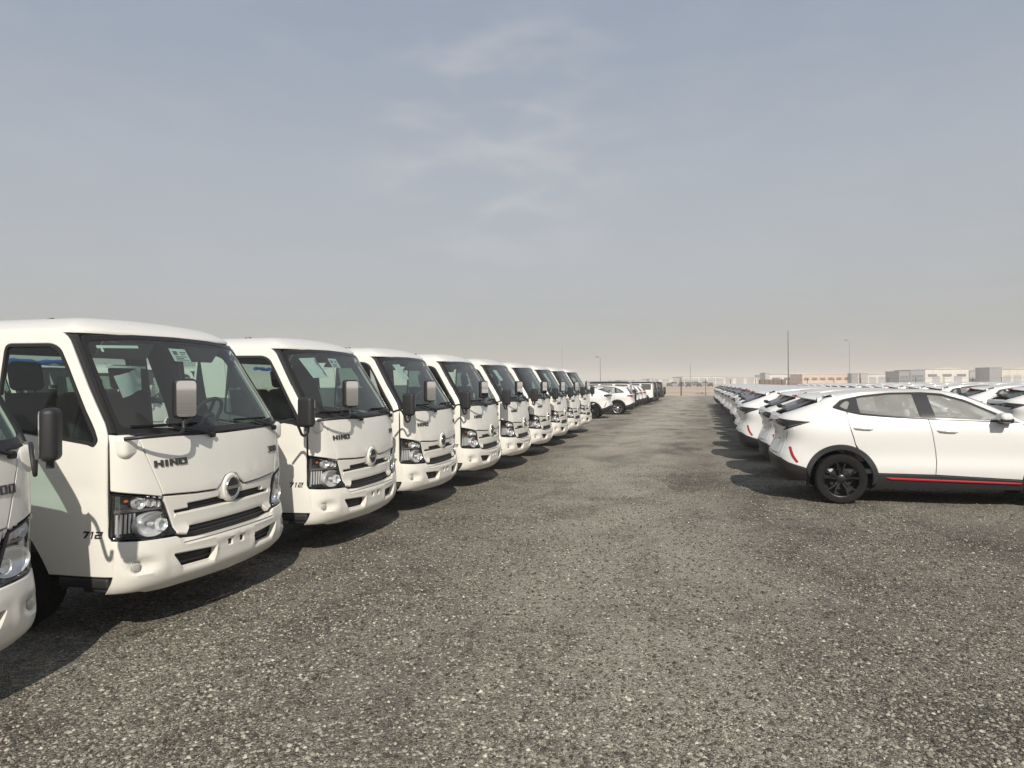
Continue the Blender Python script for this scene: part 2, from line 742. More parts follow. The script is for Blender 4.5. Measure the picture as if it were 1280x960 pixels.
def lettering(parent, text, u0, z0, w, h, gap, fmap, shear=0.0, off=0.006, dirn=1, mat_='badge'):
    wd = [.42 if c == 'I' else .62 if c == '1' else 1.0 for c in text]
    unit = (w - gap * (len(text) - 1)) / sum(wd)
    xp = 0.0
    for i, ch in enumerate(text):
        mb = MB()
        cw = unit * wd[i]
        for poly in GLYPH[ch]:
            q = []
            for (x, y) in poly:
                xx = xp + x * cw + shear * y * h
                q.append((u0 + dirn * xx, z0 + y * h))
            mb.panel(q, fmap, t=off + 0.001, step=0.2, bev=0.0, off=off)
        mb.build('letter', mat_, parent)
        xp += cw + gap

# ================================================================== TRUCK
# local axes: x forward (0 = centre of the front), y to the driver's side, z up
_pl = catmull([(0, 0), (.3, -.010), (.6, -.045), (.78, -.085), (.90, -.135), (.975, -.20), (1.01, -.275), (1.02, -.40), (1.02, -.8), (1.02, -1.62)], 14)
_s = np.concatenate([[0], np.cumsum(np.linalg.norm(np.diff(_pl, axis=0), axis=1))])
TP = Lut([(.30, .06), (.36, .025), (.44, .0), (.52, .0), (.60, .008), (.68, .03), (.72, .05), (.95, .05), (1.05, .06), (1.2, .08), (1.30, .097), (1.36, .114),
          (1.45, .157), (1.6, .25), (1.8, .377), (2.0, .503), (2.1, .567), (2.2, .65)])
TW = Lut([(.30, .985), (.36, 1.0), (.5, 1.0), (.7, 1.0), (1.2, 1.0), (1.36, .992), (1.6, .965), (1.9, .918), (2.09, .885), (2.2, .86)])
TK = Lut([(.3, 1.05), (.6, 1.1), (.9, 1.0), (1.2, .85), (1.4, .74), (2.1, .55)], smooth=False)
X_BACK = -1.62


def tmap(u, z):
    a = abs(u)
    y = float(np.interp(a, _s, _pl[:, 0]))
    x = float(np.interp(a, _s, _pl[:, 1]))
    if a > _s[-1]:
        x -= a - _s[-1]
    k = TK(z)
    x = k * x if x > -.3 else k * -.3 + (x + .3)
    return (x - TP(z), math.copysign(y * TW(z), u), z)


def t_u(x, z, side=-1):
    """surface parameter of a point on the side of the cab at x, z"""
    k = TK(z)
    x0 = x + TP(z)
    x0 = x0 / k if x0 > -.3 * k else (x0 + .3 * k) - .3
    return side * float(np.interp(-x0, -_pl[:, 1], _s))


UD = float(np.interp(.245, -_pl[:, 1], _s))          # shut line between front corner and door


def side_poly(pts, side):
    return [(t_u(p[0], p[1], side), p[1]) for p in pts]


def mir(p, side):
    return [(-q[0], *q[1:]) if side > 0 else q for q in p]


DOOR_FRONT = [(-.262, .440), (-.298, .72), (-.300, 1.0), (-.300, 1.30), (-.305, 1.38), (-.335, 1.46), (-.485, 1.70), (-.615, 1.92), (-.68, 2.03), (-.74, 2.078)]


def build_truck():
    root = empty('parked_truck')
    white = ['truck_paint', 'interior_dark']
    # ---- upper front panel, between the two crease lines
    g_top = [(-.70, .945), (-.40, .925), (-.18, .918), (-.13, .955), (-.075, 1.005), (0, 1.022), (.075, 1.005), (.13, .955), (.18, .918), (.40, .925), (.70, .945)]
    mb = MB()
    ws_low = [(.86, 1.364), (.5, 1.348), (0, 1.338), (-.5, 1.348), (-.86, 1.364)]
    mb.panel([(x, z + .007) for x, z in g_top] + ws_low, tmap, step=.05, mi=0, back=1, bev=.006)
    lip = lambda u, z: 0.0
    mb.build('front_panel', white, root)
    lettering(root, 'HINO', -.76, 1.145, .285, .046, .014, tmap, off=.009)
    lettering(root, '300', .610, 1.130, .175, .050, .016, tmap, off=.007)
    # ---- corner panels and mirror bracket covers
    for sd_ in (-1, 1):
        mb = MB()
        q = [(-.707, .955), (-.866, 1.364), (-.98, 1.376), (-UD + .004, 1.385), (-UD + .004, 1.010), (-.86, .972), (-.715, .94)]
        mb.panel(mir(rpoly(q, .012), sd_), tmap, step=.045, back=1, bev=.005)
        mb.build('corner_panel', white, root)
        mb = MB()
        y, z = -.925 * -sd_ * -1, 1.31
        c = Vector(tmap(.935 * sd_, 1.295))
        mb.rbox((c.x - .040, c.y - sd_ * .012, c.z + .004), (.13, .150, .160), .045, k=4, M=None)
        mb.build('mirror_bracket', ['truck_plastic_white'], root)
    # ---- grille
    outer = [(x, z - .006) for x, z in g_top] + [(.655, .83), (.60, .665), (.52, .648), (.47, .70), (-.47, .70), (-.52, .648), (-.60, .665), (-.655, .83)]
    slot1 = [(-.585, .800), (.585, .800), (.60, .825), (.47, .825), (.475, .858), (.13, .862), (.10, .835), (0, .822), (-.10, .835), (-.13, .862), (-.475, .858), (-.47, .825), (-.60, .825)]
    mb = MB()

    def gd(u, z):
        r = math.hypot(u, (z - .915))
        d = .012 - .010 * max(0, min(1, (.135 - r) / .03))
        if z < .80:
            d -= .008
        return d
    mb.panel(outer, tmap, t=.035, step=.035, holes=[rpoly(slot1, .006)], disp=gd, bev=.008)
    gr = mb.build('grille', ['truck_plastic_white'], root)
    mb = MB()
    mb.panel([(-.66, .60), (.66, .60), (.66, .89), (-.66, .89)], tmap, t=0, step=.08, bev=0, off=-.075)
    for z in (.815, .835, .852, .645, .668, .690):
        p = [Vector(tmap(u, z)) - Vector((.045, 0, 0)) for u in np.linspace(-.58, .58, 15)]
        mb.tube(p, .006, 5)
    mb.build('grille_mesh', 'black_plastic', gr)
    # ---- emblem
    M = Matrix.Translation(Vector(tmap(0, .915)) + Vector((.012, 0, 0))) @ Matrix.Rotation(R(90), 4, 'Y') @ Matrix.Rotation(R(90), 4, 'Z')
    mb = MB()
    mb.lathe([(0, -.003), (.071, -.003), (.072, -.005), (.072, -.02)], 40, M)
    em = mb.build('emblem', 'badge_dark', root)
    mb = MB()
    mb.lathe([(.087, -.02), (.087, -.003), (.084, .002), (.077, .003), (.072, .000), (.070, -.004)], 44, M)
    mb.build('ring', 'chrome', em)
    mb = MB()
    mb_ = MB()
    mb_.lathe([(.112, -.04), (.110, -.020), (.105, -.012), (.097, -.008), (.088, -.008), (.086, -.02)], 44, M)
    mb_.build('boss', 'truck_plastic_white', em)
    bar = rpoly([(-.069, -.012), (.069, -.012), (.069, .012), (-.069, .012)], .004)
    mb.prism(bar, -.004, .004, M)
    mb.build('bar', 'chrome', em)
    # ---- headlights
    for sd_ in (-1, 1):
        hp = [(-UD + .006, .690, .02), (-UD + .006, .995, .02), (-.86, .960), (-.715, .926, .01), (-.665, .80), (-.608, .665, .02), (-.80, .668)]
        hp = mir(rpoly(hp, .015), sd_)
        inn = inset(resample(hp if area(hp) > 0 else hp[::-1], .03), .013)
        inn = [tuple(a) for a in inn]
        mb = MB()
        mb.panel(hp, tmap, t=.07, step=.04, holes=[inn], bev=.004, off=.002)
        mb.panel(hp, tmap, t=0, step=.05, bev=0, off=-.10, mi=1)
        hl = mb.build('headlight', ['gloss_black', 'lamp_back'], root)
        mb = MB()
        mb.panel(inn, tmap, t=0, step=.04, bev=.004, off=.006, rim=False)
        mb.build('lens', 'lens_glass', hl)
        mb = MB()

        def bowl(u, z, r, h, tilt=0.0, mi=0, ring=True, push=0.0, wide=1.0):
            a = Vector(tmap(sd_ * -u, z))
            e = .01
            du = Vector(tmap(sd_ * -u + e, z)) - Vector(tmap(sd_ * -u - e, z))
            n = du.cross(Vector((0, 0, 1))).normalized()
            n = (n * .4 + Vector((1, 0, 0)) * .6).normalized()
            q = n.to_track_quat('Z', 'Y').to_matrix().to_4x4() @ Matrix.Diagonal((wide, 1, 1, 1))
            Mm = Matrix.Translation(a - n * (.018 + push)) @ q
            prof = [(r * math.sin(t * math.pi / 2), -h * math.cos(t * math.pi / 2)) for t in np.linspace(.12, 1, 8)]
            mb.lathe(prof, 26, Mm, mi)
            if ring:
                mb.lathe([(r, 0), (r * 1.05, .004), (r * 1.08, -.01), (r * 1.08, -h)], 26, Mm, mi)
            mb.lathe([(0, -h * .3), (r * .16, -h * .32), (r * .2, -h * .9)], 12, Mm, mi)
        bowl(.765, .757, .080, .045, wide=1.62)
        bowl(.700, .745, .040, .03, push=-.012)
        bowl(.865, .915, .042, .035)
        bowl(.79, .905, .026, .03)
        bowl(.735, .892, .022, .03)
        mb.build('reflector', 'reflector', hl)
        mb = MB()
        for k in range(3):
            a = Vector(tmap(sd_ * (.80 - .045 * k), .92 - .005 * k))
            mb.rbox((a.x - .03, a.y, a.z), (.03, .028, .075), .01, k=2)
            mb.build('light_guide', 'reflector', hl)
            mb = MB()
        for k in range(5):
            u = .90 + .026 * k
            p = [Vector(tmap(sd_ * u, z)) - Vector((.035, 0, 0)) + Vector((0, -.02 * sd_, 0)) for z in (.715, .845)]
            mb.tube(p, .009, 6)
            mb.build('light_guide', 'reflector', hl)
            mb = MB()
        mb = MB()
        mb.panel(mir([(-UD + .03, .858), (-UD + .03, .873), (-.70, .868), (-.68, .852)], sd_), tmap, t=.03, step=.05, bev=0, off=-.02)
        mb.panel(mir([(-.70, .895), (-.83, .925), (-.83, .945), (-.71, .915)], sd_), tmap, t=.02, step=.05, bev=0, off=-.045)
        mb.build('bezel', 'lamp_grey', hl)
        mb = MB()
        a = Vector(tmap(sd_ * .955, .935))
        mb.rbox((a.x - .040, a.y - .03 * sd_, a.z), (.03, .032, .032), .014, k=3)
        mb.build('indicator', 'amber', hl)
    # ---- bumper
    top = [(-UD - .01, .40), (-UD + .004, .56), (-UD + .004, .677), (-.86, .660), (-.62, .650), (-.58, .632), (-.3, .606), (0, .600), (.3, .606), (.58, .632), (.62, .650), (.86, .660), (UD - .004, .677), (UD - .004, .56), (UD + .01, .40)]
    bot = [(UD + .03, .308), (.86, .300), (.70, .292), (.45, .290), (0, .282), (-.45, .290), (-.70, .292), (-.86, .300), (-UD - .03, .308)]
    vents = []
    for sd_ in (-1, 1):
        vents.append(rpoly(mir([(-.655, .530), (-.245, .508), (-.268, .402), (-.57, .408)], sd_), .014))
    holes2 = [rpoly([(x - .022, .487), (x + .022, .487), (x + .022, .527), (x - .022, .527)], .006) for x in (-.075, .075)]
    fogs = [[(s * .925 + .036 * math.cos(a), .488 + .036 * math.sin(a)) for a in np.linspace(0, 2 * math.pi, 20, endpoint=False)] for s in (-1, 1)]

    def bd(u, z):
        d = 0.0
        a = abs(u)
        # plate recess
        if a < .235 and .405 < z < .545:
            d += .014 * min(1, (.235 - a) / .012) * min(1, (z - .405) / .012, (.545 - z) / .012)
        # dish round the fog lamp, deeper towards the middle
        r = math.hypot((a - .885) / .125, (z - .496) / .062)
        if r < 1:
            d += .034 * min(1, (1 - r) * 1.6)
        # lower lip rolls under
        if z < .40:
            d += (.40 - z) ** 2 * 1.6
        # facet around the vents
        if .24 < a < .72 and .39 < z < .56:
            d += .006
        if z > .585 and a < .58:
            d += .018 * min(1, (z - .585) / .02)
        return d
    mb = MB()
    mb.panel(top + bot, tmap, t=.05, step=.028, holes=vents + holes2 + fogs, disp=bd, bev=.008)
    p0 = [tuple(Vector(tmap(u, .60)) - Vector((0, 0, 0))) for u in np.linspace(-.6, .6, 13)]
    mb.strip([p0, [(p[0] - .10, p[1], p[2] + .002) for p in p0]], flip=False)
    bp = mb.build('bumper', ['truck_plastic_white'], root)
    for sd_ in (-1, 1):
        mb = MB()
        mb.panel([(q[0] * 1.0, q[1]) for q in mir([(-.70, .55), (-.20, .55), (-.20, .40), (-.70, .40)], sd_)], tmap, t=0, step=.1, bev=0, off=-.075)
        for z in (.45, .485):
            mb.tube([Vector(tmap(sd_ * u, z)) - Vector((.06, 0, 0)) for u in (.22, .45, .68)], .006, 5)
        mb.build('vent', 'black_plastic', bp)
        mb = MB()
        a = Vector(tmap(sd_ * .925, .488))
        M = Matrix.Translation(a + Vector((-.028, -.008 * sd_, 0))) @ Matrix.Rotation(R(20) * sd_, 4, 'Z') @ Matrix.Rotation(R(90), 4, 'Y')
        mb.lathe([(0, .018), (.015, .017), (.028, .012), (.032, .004), (.036, .006), (.038, -.02)], 24, M)
        for k in range(-2, 3):
            mb.box((k * .009, 0, .016), (.0025, .044, .004), M=M)
        mb.build('fog_lamp', 'fog_lens', bp)
    for x in (-.075, .075):
        mb = MB()
        a = tmap(x, .507)
        mb.box((a[0] - .030, a[1], a[2]), (.01, .055, .055))
        mb.build('plate_mount', 'black_plastic', bp)
    # ---- windscreen
    wo = rpoly([(-1.00, 1.386), (-.86, 1.373), (-.5, 1.357), (0, 1.347), (.5, 1.357), (.86, 1.373), (1.00, 1.386), (1.012, 2.060, .05), (.5, 2.088), (0, 2.095), (-.5, 2.088), (-1.012, 2.060, .05)], .012)
    wi = rpoly([(-.962, 1.430, .05), (-.5, 1.405), (0, 1.397), (.5, 1.405), (.962, 1.430, .05), (.968, 2.020, .06), (.5, 2.052), (0, 2.059), (-.5, 2.052), (-.968, 2.020, .06)], .02)
    mb = MB()
    mb.panel(wo, tmap, t=.012, step=.07, holes=[wi], bev=.003, mi=0)
    ws = mb.build('windscreen', 'frit', root)
    mb = MB()
    mb.panel(wi, tmap, t=0, step=.08, bev=0, off=-.004, rim=False)
    mb.build('pane', 'windscreen_glass', ws)
    # pillar trim strip between screen and door
    for sd_ in (-1, 1):
        mb = MB()
        zz = np.linspace(1.392, 2.082, 16)
        ex = [np.interp(z, [p[1] for p in DOOR_FRONT], [p[0] for p in DOOR_FRONT]) for z in zz]
        a = [tmap(sd_ * u, min(z, 2.066)) for u, z in zip(np.linspace(1.004, 1.014, 16), zz)]
        b = [tmap(t_u(x + .004, z, sd_), z) for x, z in zip(ex, zz)]
        up = [tuple(Vector(p) + Vector((.010, sd_ * .010, 0))) for p in [((q[0] + w[0]) / 2, (q[1] + w[1]) / 2, q[2]) for q, w in zip(a, b)]]
        mb.strip([a, up, b], flip=sd_ < 0)
        mb.build('pillar_trim', 'seal', root)
    # cowl strip with the wipers
    mb = MB()
    cl = [Vector(tmap(u, 1.39 if abs(u) < .8 else 1.405)) + Vector((.012, 0, -.03)) for u in np.linspace(-.92, .92, 19)]
    mb.tube(cl, .013, 6)
    mb.build('cowl', 'black_plastic', root)
    for (pu, tipu) in ((-.18, -.90), (.78, .16)):
        mb = MB()
        piv = Vector(tmap(pu, 1.335)) + Vector((.02, 0, 0))
        mid = Vector(tmap((pu * .45 + tipu * .55), 1.418)) + Vector((.028, 0, 0))
        mb.tube([piv - Vector((.03, 0, 0)), piv + Vector((.012, 0, 0))], .022, 10)
        mb.tube([piv, piv + (mid - piv) * .35 + Vector((.012, 0, .008)), mid], [.014, .011, .008], 6)
        w = mb.build('wiper', 'black_plastic', root)
        mb = MB()
        bl = [Vector(tmap(u, 1.425 + .012 * abs(u - pu))) + Vector((.014, 0, 0)) for u in np.linspace(pu * .82 + tipu * .18, tipu, 9)]
        mb.tube(bl, .009, 5)
        mb.build('blade', 'rubber', w)
    # ---- doors
    arch_c, arch_r = (-1.20, .385), .50

    def arch(a0, a1, n=12, r=arch_r):
        return [(arch_c[0] + r * math.cos(t), arch_c[1] + r * math.sin(t)) for t in np.linspace(a0, a1, n)]
    for sd_ in (-1, 1):
        edge_f = DOOR_FRONT
        door = edge_f + [(-.84, 2.092), (-1.30, 2.092), (-1.30, .895), (-1.15, .855), (-1.02, .775), (-.90, .655), (-.815, .53), (-.765, .440)]
        win = [(-.365, 1.345, .03), (-.40, 1.300, .02), (-.44, 1.318), (-1.22, 1.425, .03), (-1.22, 2.010, .05), (-.82, 2.005, .07), (-.745, 1.97, .05), (-.66, 1.84), (-.49, 1.56)]
        win2 = rpoly(win, .02, 3)
        mb = MB()

        def dd(u, z):
            x = tmap(u, z)[0]
            d = 0.0
            d += .006 * math.exp(-((z - 1.02) / .05) ** 2) * (1 if x < -.4 else max(0, (-.32 - x) / .08))
            return d
        mb.panel(side_poly(rpoly(door, .006, 2), sd_), tmap, t=.03, step=.05, holes=[side_poly(win2, sd_)], bev=.006, back=1, backd=.045, disp=dd)
        d = mb.build('door', white, root)
        wi2 = inset(resample(win2 if area(win2) > 0 else win2[::-1], .05), .022)
        mb = MB()
        mb.panel(side_poly(win2, sd_), tmap, t=.02, step=.05, holes=[side_poly([tuple(q) for q in wi2], sd_)], bev=.0, off=.003)
        mb.build('window_seal', 'seal', d)
        mb = MB()
        mb.panel(side_poly([tuple(q) for q in wi2], sd_), tmap, t=0, step=.08, bev=0, off=-.008, rim=False)
        mb.build('window', 'door_glass', d)
        mb = MB()
        a = Vector(tmap(t_u(-1.17, 1.16, sd_), 1.16))
        mb.rbox((a.x, a.y + sd_ * .018, a.z), (.19, .035, .045), .015, k=2)
        mb.build('handle', 'black_plastic', d)
        lettering(d, '712', t_u(-.485, .74, -1) if sd_ < 0 else t_u(-.32, .74, 1), .698, .140, .046, .012, tmap, shear=.28, off=.006)
        # body side behind the door
        mb = MB()
        back = [(-1.308, .95), (-1.308, 2.092), (X_BACK + .03, 2.092), (X_BACK + .03, .62)] + arch(R(18) + R(135), R(112), 8)[:]
        back = [(-1.308, .90), (-1.308, 2.092), (X_BACK + .03, 2.092), (X_BACK + .03, .70), (-1.57, .70), (-1.44, .84)]
        mb.panel(side_poly(back, sd_), tmap, t=.03, step=.08, bev=.006, back=1)
        mb.build('rear_pillar', white, root)
        # step under the door
        mb = MB()
        mb.rbox((-.50, sd_ * .93, .395), (.40, .16, .075), .02, k=2)
        mb.rbox((-.42, sd_ * .93, .35), (.20, .12, .05), .02, k=2)
        mb.build('step', 'black_plastic', root)
        # arch liner
        mb = MB()
        mb.strip([[(q[0], sd_ * y, q[1]) for q in arch(R(-5), R(185), 16, .53)] for y in (1.0, .55)], flip=sd_ > 0)
        mb.build('arch_liner', 'black_plastic', root)
    # ---- roof
    per = []
    zr = 2.10
    for u in np.linspace(-.985, .985, 41):
        per.append(tmap(u, zr)[:2])
    yb = per[-1][1]
    x1 = per[-1][0]
    ps = [(x, TW(zr) * float(np.interp(-(x + TP(zr) + .3 * TK(zr) - .3), -_pl[:, 1], _pl[:, 0]))) for x in np.linspace(x1 - .05, X_BACK + .0, 10)]
    per = per + [(x, max(y, yb)) for x, y in ps] + [(x, -max(y, yb)) for x, y in reversed(ps)]
    PA = np.array(per)

    def roof_map(x, y):
        p = np.array((x, y))
        a, b = PA, np.roll(PA, -1, 0)
        keep = ~((a[:, 0] < X_BACK + .02) & (b[:, 0] < X_BACK + .02))
        a, b = a[keep], b[keep]
        ab = b - a
        t = np.clip(((p - a) * ab).sum(1) / ((ab * ab).sum(1) + 1e-12), 0, 1)
        d = float(np.min(np.linalg.norm(a + ab * t[:, None] - p, axis=1)))
        s_ = min(1, d / .34)
        h = .095 * (1 - (1 - s_) ** 2.4) + .03 * (1 - (y / .9) ** 2) * s_
        return (x, y, zr + h)
    mb = MB()
    mb.panel(per, roof_map, t=.02, step=.06, bev=.008, back=1, backd=.03)
    rb_ = [roof_map(X_BACK + .004, y) for y in np.linspace(-.86, .86, 21)]
    mb.strip([[(p[0], p[1], p[2] - .006) for p in rb_], [(p[0], p[1], 2.085) for p in rb_]], flip=True)
    rf = mb.build('roof', white, root)
    for (x, y) in ((-1.32, -.45), (-1.24, -.50)):
        mb = MB()
        a = roof_map(x, y)
        mb.rbox((a[0], a[1], a[2] + .004), (.03, .02, .014), .006, k=2)
        mb.build('roof_plug', 'black_plastic', rf)
    # ---- back wall with its window
    bmap = lambda a, z: (X_BACK, -a * TW(z), z)
    mb = MB()
    rw = rpoly([(-.80, 1.46), (.80, 1.46), (.78, 1.985), (-.78, 1.985)], .06)
    mb.panel([(-1.0, .62), (1.0, .62), (1.0, 2.10), (-1.0, 2.10)], bmap, t=.03, step=.12, holes=[rw], bev=.006, back=1, backd=.04)
    bw = mb.build('back_wall', white, root)
    mb = MB()
    mb.panel(rw, bmap, t=0, step=.2, bev=0, off=-.01, rim=False)
    mb.build('rear_window', 'door_glass', bw)
    mb = MB()
    rwi = inset(resample(rw if area(rw) > 0 else rw[::-1], .1), .03)
    mb.panel(rw, bmap, t=.02, step=.2, holes=[[tuple(q) for q in rwi]], bev=0, off=.004)
    mb.build('window_seal', 'seal', bw)
    # ---- inside
    mb = MB()
    mb.panel([(-1.0, .62), (1.0, .62), (1.0, 1.36), (-1.0, 1.36)], tmap, t=0, step=.1, bev=0, off=-.085)
    mb.box((-.98, 0, .74), (1.18, 1.92, .34))
    mb.box((-.55, 0, .62), (.75, 1.3, .40))
    mb.build('floor_pan', 'interior_dark', root)
    mb = MB()
    n = 12
    us = np.linspace(-.93, .93, 21)
    c1 = [Vector(tmap(u, 1.37)) + Vector((-.04, 0, -.01)) for u in us]
    c2 = [Vector((p.x - .10, p.y * .98, 1.39)) for p in c1]
    c3 = [Vector((p.x * .3 - .50, p.y * .95, 1.36)) for p in c1]
    c4 = [Vector((p.x * .3 - .52, p.y * .95, 1.05)) for p in c1]
    mb.strip([c1, c2, c3, c4], flip=True)
    mb.build('dashboard', 'interior_dark', root)
    mb = MB()
    M = Matrix.Translation((-.66, .50, 1.44)) @ Matrix.Rotation(R(-55), 4, 'Y')
    mb.tube([M @ Vector((.19 * math.cos(a), .19 * math.sin(a), 0)) for a in np.linspace(0, 2 * math.pi, 25)], .016, 8, cap=False)
    for a in (0, R(140), R(220)):
        mb.tube([M @ Vector((0, 0, -.03)), M @ Vector((.18 * math.cos(a), .18 * math.sin(a), 0))], .014, 6)
    mb.rbox((0, 0, -.03), (.12, .12, .05), .02, k=2, M=M)
    mb.tube([M @ Vector((0, 0, -.03)), M @ Vector((.02, 0, -.4))], .03, 8)
    mb.build('steering_wheel', 'interior_dark', root)
    for y, w in ((.50, .50), (-.50, .52), (-.02, .36)):
        mb = MB()
        mb.rbox((-1.08, y, 1.03), (.52, w, .16), .06, k=3)
        M = Matrix.Translation((-1.36, y, 1.06)) @ Matrix.Rotation(R(-10), 4, 'Y')
        mb.rbox((0, 0, .30), (.13, w * .96, .62), .055, k=3, M=M)
        if w > .4:
            mb.rbox((0, 0, .74), (.10, .27, .22), .045, k=3, M=M)
            mb.tube([M @ Vector((0, -.06, .58)), M @ Vector((0, -.06, .7))], .008, 6)
            mb.tube([M @ Vector((0, .06, .58)), M @ Vector((0, .06, .7))], .008, 6)
        mb.build('seat', 'seat_dark', root)
    for y in (.46, -.46):
        mb = MB()
        c = Vector(tmap(y, 2.03)) + Vector((-.09, 0, .0))
        M = Matrix.Translation(c) @ Matrix.Rotation(R(35), 4, 'Y')
        mb.rbox((0, 0, -.07), (.02, .52, .15), .01, k=2, M=M)
        mb.build('sun_visor', 'interior_grey', root)
    # ---- mirrors: one turned out on its arm, the other folded in against the screen
    def mirror(path, c, rz, rx, face_out):
        mb = MB()
        mb.tube([tuple(q) for q in catmull(path, 6)], .0125, 8)
        m = mb.build('door_mirror', 'black_plastic', root)
        M = Matrix.Translation(c) @ Matrix.Rotation(rz, 4, 'Z') @ Matrix.Rotation(rx, 4, 'Y')
        mb = MB()
        mb.rbox((-.035, 0, 0), (.085, .162, .285), .035, k=4, M=M)
        mb.tube([M @ Vector((-.03, 0, -.13)), M @ Vector((-.03, 0, -.18))], .02, 8)
        mb.build('housing', 'black_plastic', m)
        mb = MB()
        Mg = M @ Matrix.Translation((.0085, 0, 0)) @ Matrix.Rotation(R(90), 4, 'Y') @ Matrix.Rotation(R(90), 4, 'Z')
        mb.prism(rpoly([(-.067, -.126), (.067, -.126), (.067, .126), (-.067, .126)], .028), -.004, .002, Mg)
        mb.build('mirror_glass', 'mirror', m, smooth=20)
        return m
    b = Vector(tmap(-.965, 1.335))
    mirror([b + Vector((.03, -.03, .02)), b + Vector((.14, .02, .03)), b + Vector((.205, .16, .035)), b + Vector((.215, .28, .04)), b + Vector((.205, .335, .07)), b + Vector((.195, .345, .12))],
           b + Vector((.225, .34, .28)), R(-36), R(0), True)
    b = Vector(tmap(.965, 1.335))
    mirror([b + Vector((.02, .04, .03)), b + Vector((.07, .16, .05)), b + Vector((.09, .23, -.01)), b + Vector((.10, .29, -.10)), b + Vector((.12, .345, -.09)), b + Vector((.125, .365, -.02))],
           b + Vector((.12, .37, .115)), R(84), R(0), False)
    # ---- chassis and wheels
    mb = MB()
    for y in (-.40, .40):
        mb.box((-3.0, y, .62), (5.4, .07, .19))
    for x in (-1.9, -2.9, -3.9, -5.0):
        mb.box((x, 0, .60), (.08, .73, .14))
    mb.box((-.62, 0, .50), (.9, 1.2, .24))
    mb.tube([(-1.20, -.75, .385), (-1.20, .75, .385)], .055, 8)
    mb.tube([(-4.1, -.8, .385), (-4.1, .8, .385)], .075, 8)
    mb.rbox((-2.6, -.66, .58), (.85, .36, .36), .05, k=2)
    mb.build('chassis_frame', 'chassis', root)

    def wheel(x, y, sd_):
        M = Matrix.Translation((0, 0, 0)) @ Matrix.Rotation(R(90) * (1 if sd_ < 0 else -1), 4, 'X')
        mb = MB()
        mb.lathe([(.215, -.09), (.30, -.10), (.355, -.095), (.378, -.07), (.385, -.03), (.385, .03), (.378, .07), (.355, .095), (.30, .10), (.215, .09)], 36, M)
        for k in range(36):
            a = 2 * math.pi * k / 36
            mb.box((.384 * math.cos(a), .384 * math.sin(a), .045), (.01, .03, .06), M=M @ Matrix.Rotation(0, 4, 'Z'))
        ty = mb.build('tyre', 'rubber', None)
        mb = MB()
        mb.lathe([(.0, .075), (.075, .075), (.09, .05), (.13, .03), (.18, .045), (.20, .085), (.215, .09), (.222, .085), (.21, .03), (.21, -.08)], 30, M)
        for k in range(6):
            a = 2 * math.pi * k / 6
            mb.tube([M @ Vector((.10 * math.cos(a), .10 * math.sin(a), .04)), M @ Vector((.10 * math.cos(a), .10 * math.sin(a), .065))], .012, 6)
        w = mb.build('rim', 'steel_rim', None)
        wh = empty('wheel')
        wh.parent = root
        wh.location = (x, y, .385)
        ty.parent = wh
        w.parent = wh
    for sd_ in (-1, 1):
        wheel(-1.20, sd_ * .86, sd_)
        wheel(-4.1, sd_ * .80, sd_)
    return root


def screen_papers(root, which):
    """papers and stickers behind the glass, different from truck to truck"""
    def sheet(name, pts, off=-.02, fold=0.0, hang=None):
        mb = MB()
        mb.panel(pts, (lambda y, z: (hang + .03 * math.sin(9 * y), y, z)) if hang else tmap, t=.002, step=.06, bev=0, off=off, disp=(lambda u, z: fold * math.sin(u * 23 + z * 9)) if fold else None)
        o = mb.build(name, 'paper', root)
        return o
    if 's' in which:
        s_ = sheet('window_sticker', [(-.14, 1.905), (.07, 1.905), (.07, 2.005), (-.14, 2.005)], -.012)
        mb = MB()
        for (a, z0, w, h) in ((-.115, 1.955, .055, .030), (-.03, 1.972, .08, .008), (-.03, 1.956, .06, .006), (-.11, 1.938, .15, .006), (-.11, 1.925, .10, .006), (-.11, 1.913, .16, .005)):
            mb.panel([(a, z0), (a + w, z0), (a + w, z0 + h), (a, z0 + h)], tmap, t=.001, step=.2, bev=0, off=-.0095)
        mb.build('print', 'lamp_grey', s_)
    if 'f' in which:      # folded paper hung low and a strip over it
        sheet('paper_sheet', [(-.60, 1.78), (-.30, 1.845), (-.27, 1.68), (-.38, 1.66), (-.52, 1.62)], 0, .010, -.62)
        sheet('paper_strip', [(-.68, 1.855), (-.25, 1.855), (-.25, 1.838), (-.68, 1.838)], 0, 0, -.60)
        sheet('paper_strip', [(-.89, 2.000), (-.49, 2.012), (-.49, 1.992), (-.84, 1.982), (-.84, 1.955), (-.86, 1.955), (-.86, 1.98), (-.89, 1.98)], -.012)
    if 'p' in which:
        sheet('paper_sheet', [(-.76, 1.995), (-.43, 2.01), (-.36, 1.80), (-.67, 1.79)], -.02)
        if 'f' not in which:
            sheet('paper_strip', [(-.40, 1.90), (-.24, 1.91), (-.24, 1.895), (-.40, 1.885)], -.03)
    if 'q' in which:
        sheet('paper_sheet', [(-.70, 1.985), (-.47, 1.995), (-.38, 1.79), (-.60, 1.775)], -.02)
    if 'd' in which:
        mb = MB()
        mb.rbox((-.42, -.42, 1.385), (.16, .42, .012), .004, k=2)
        mb.build('paper_sheet', 'paper', root)


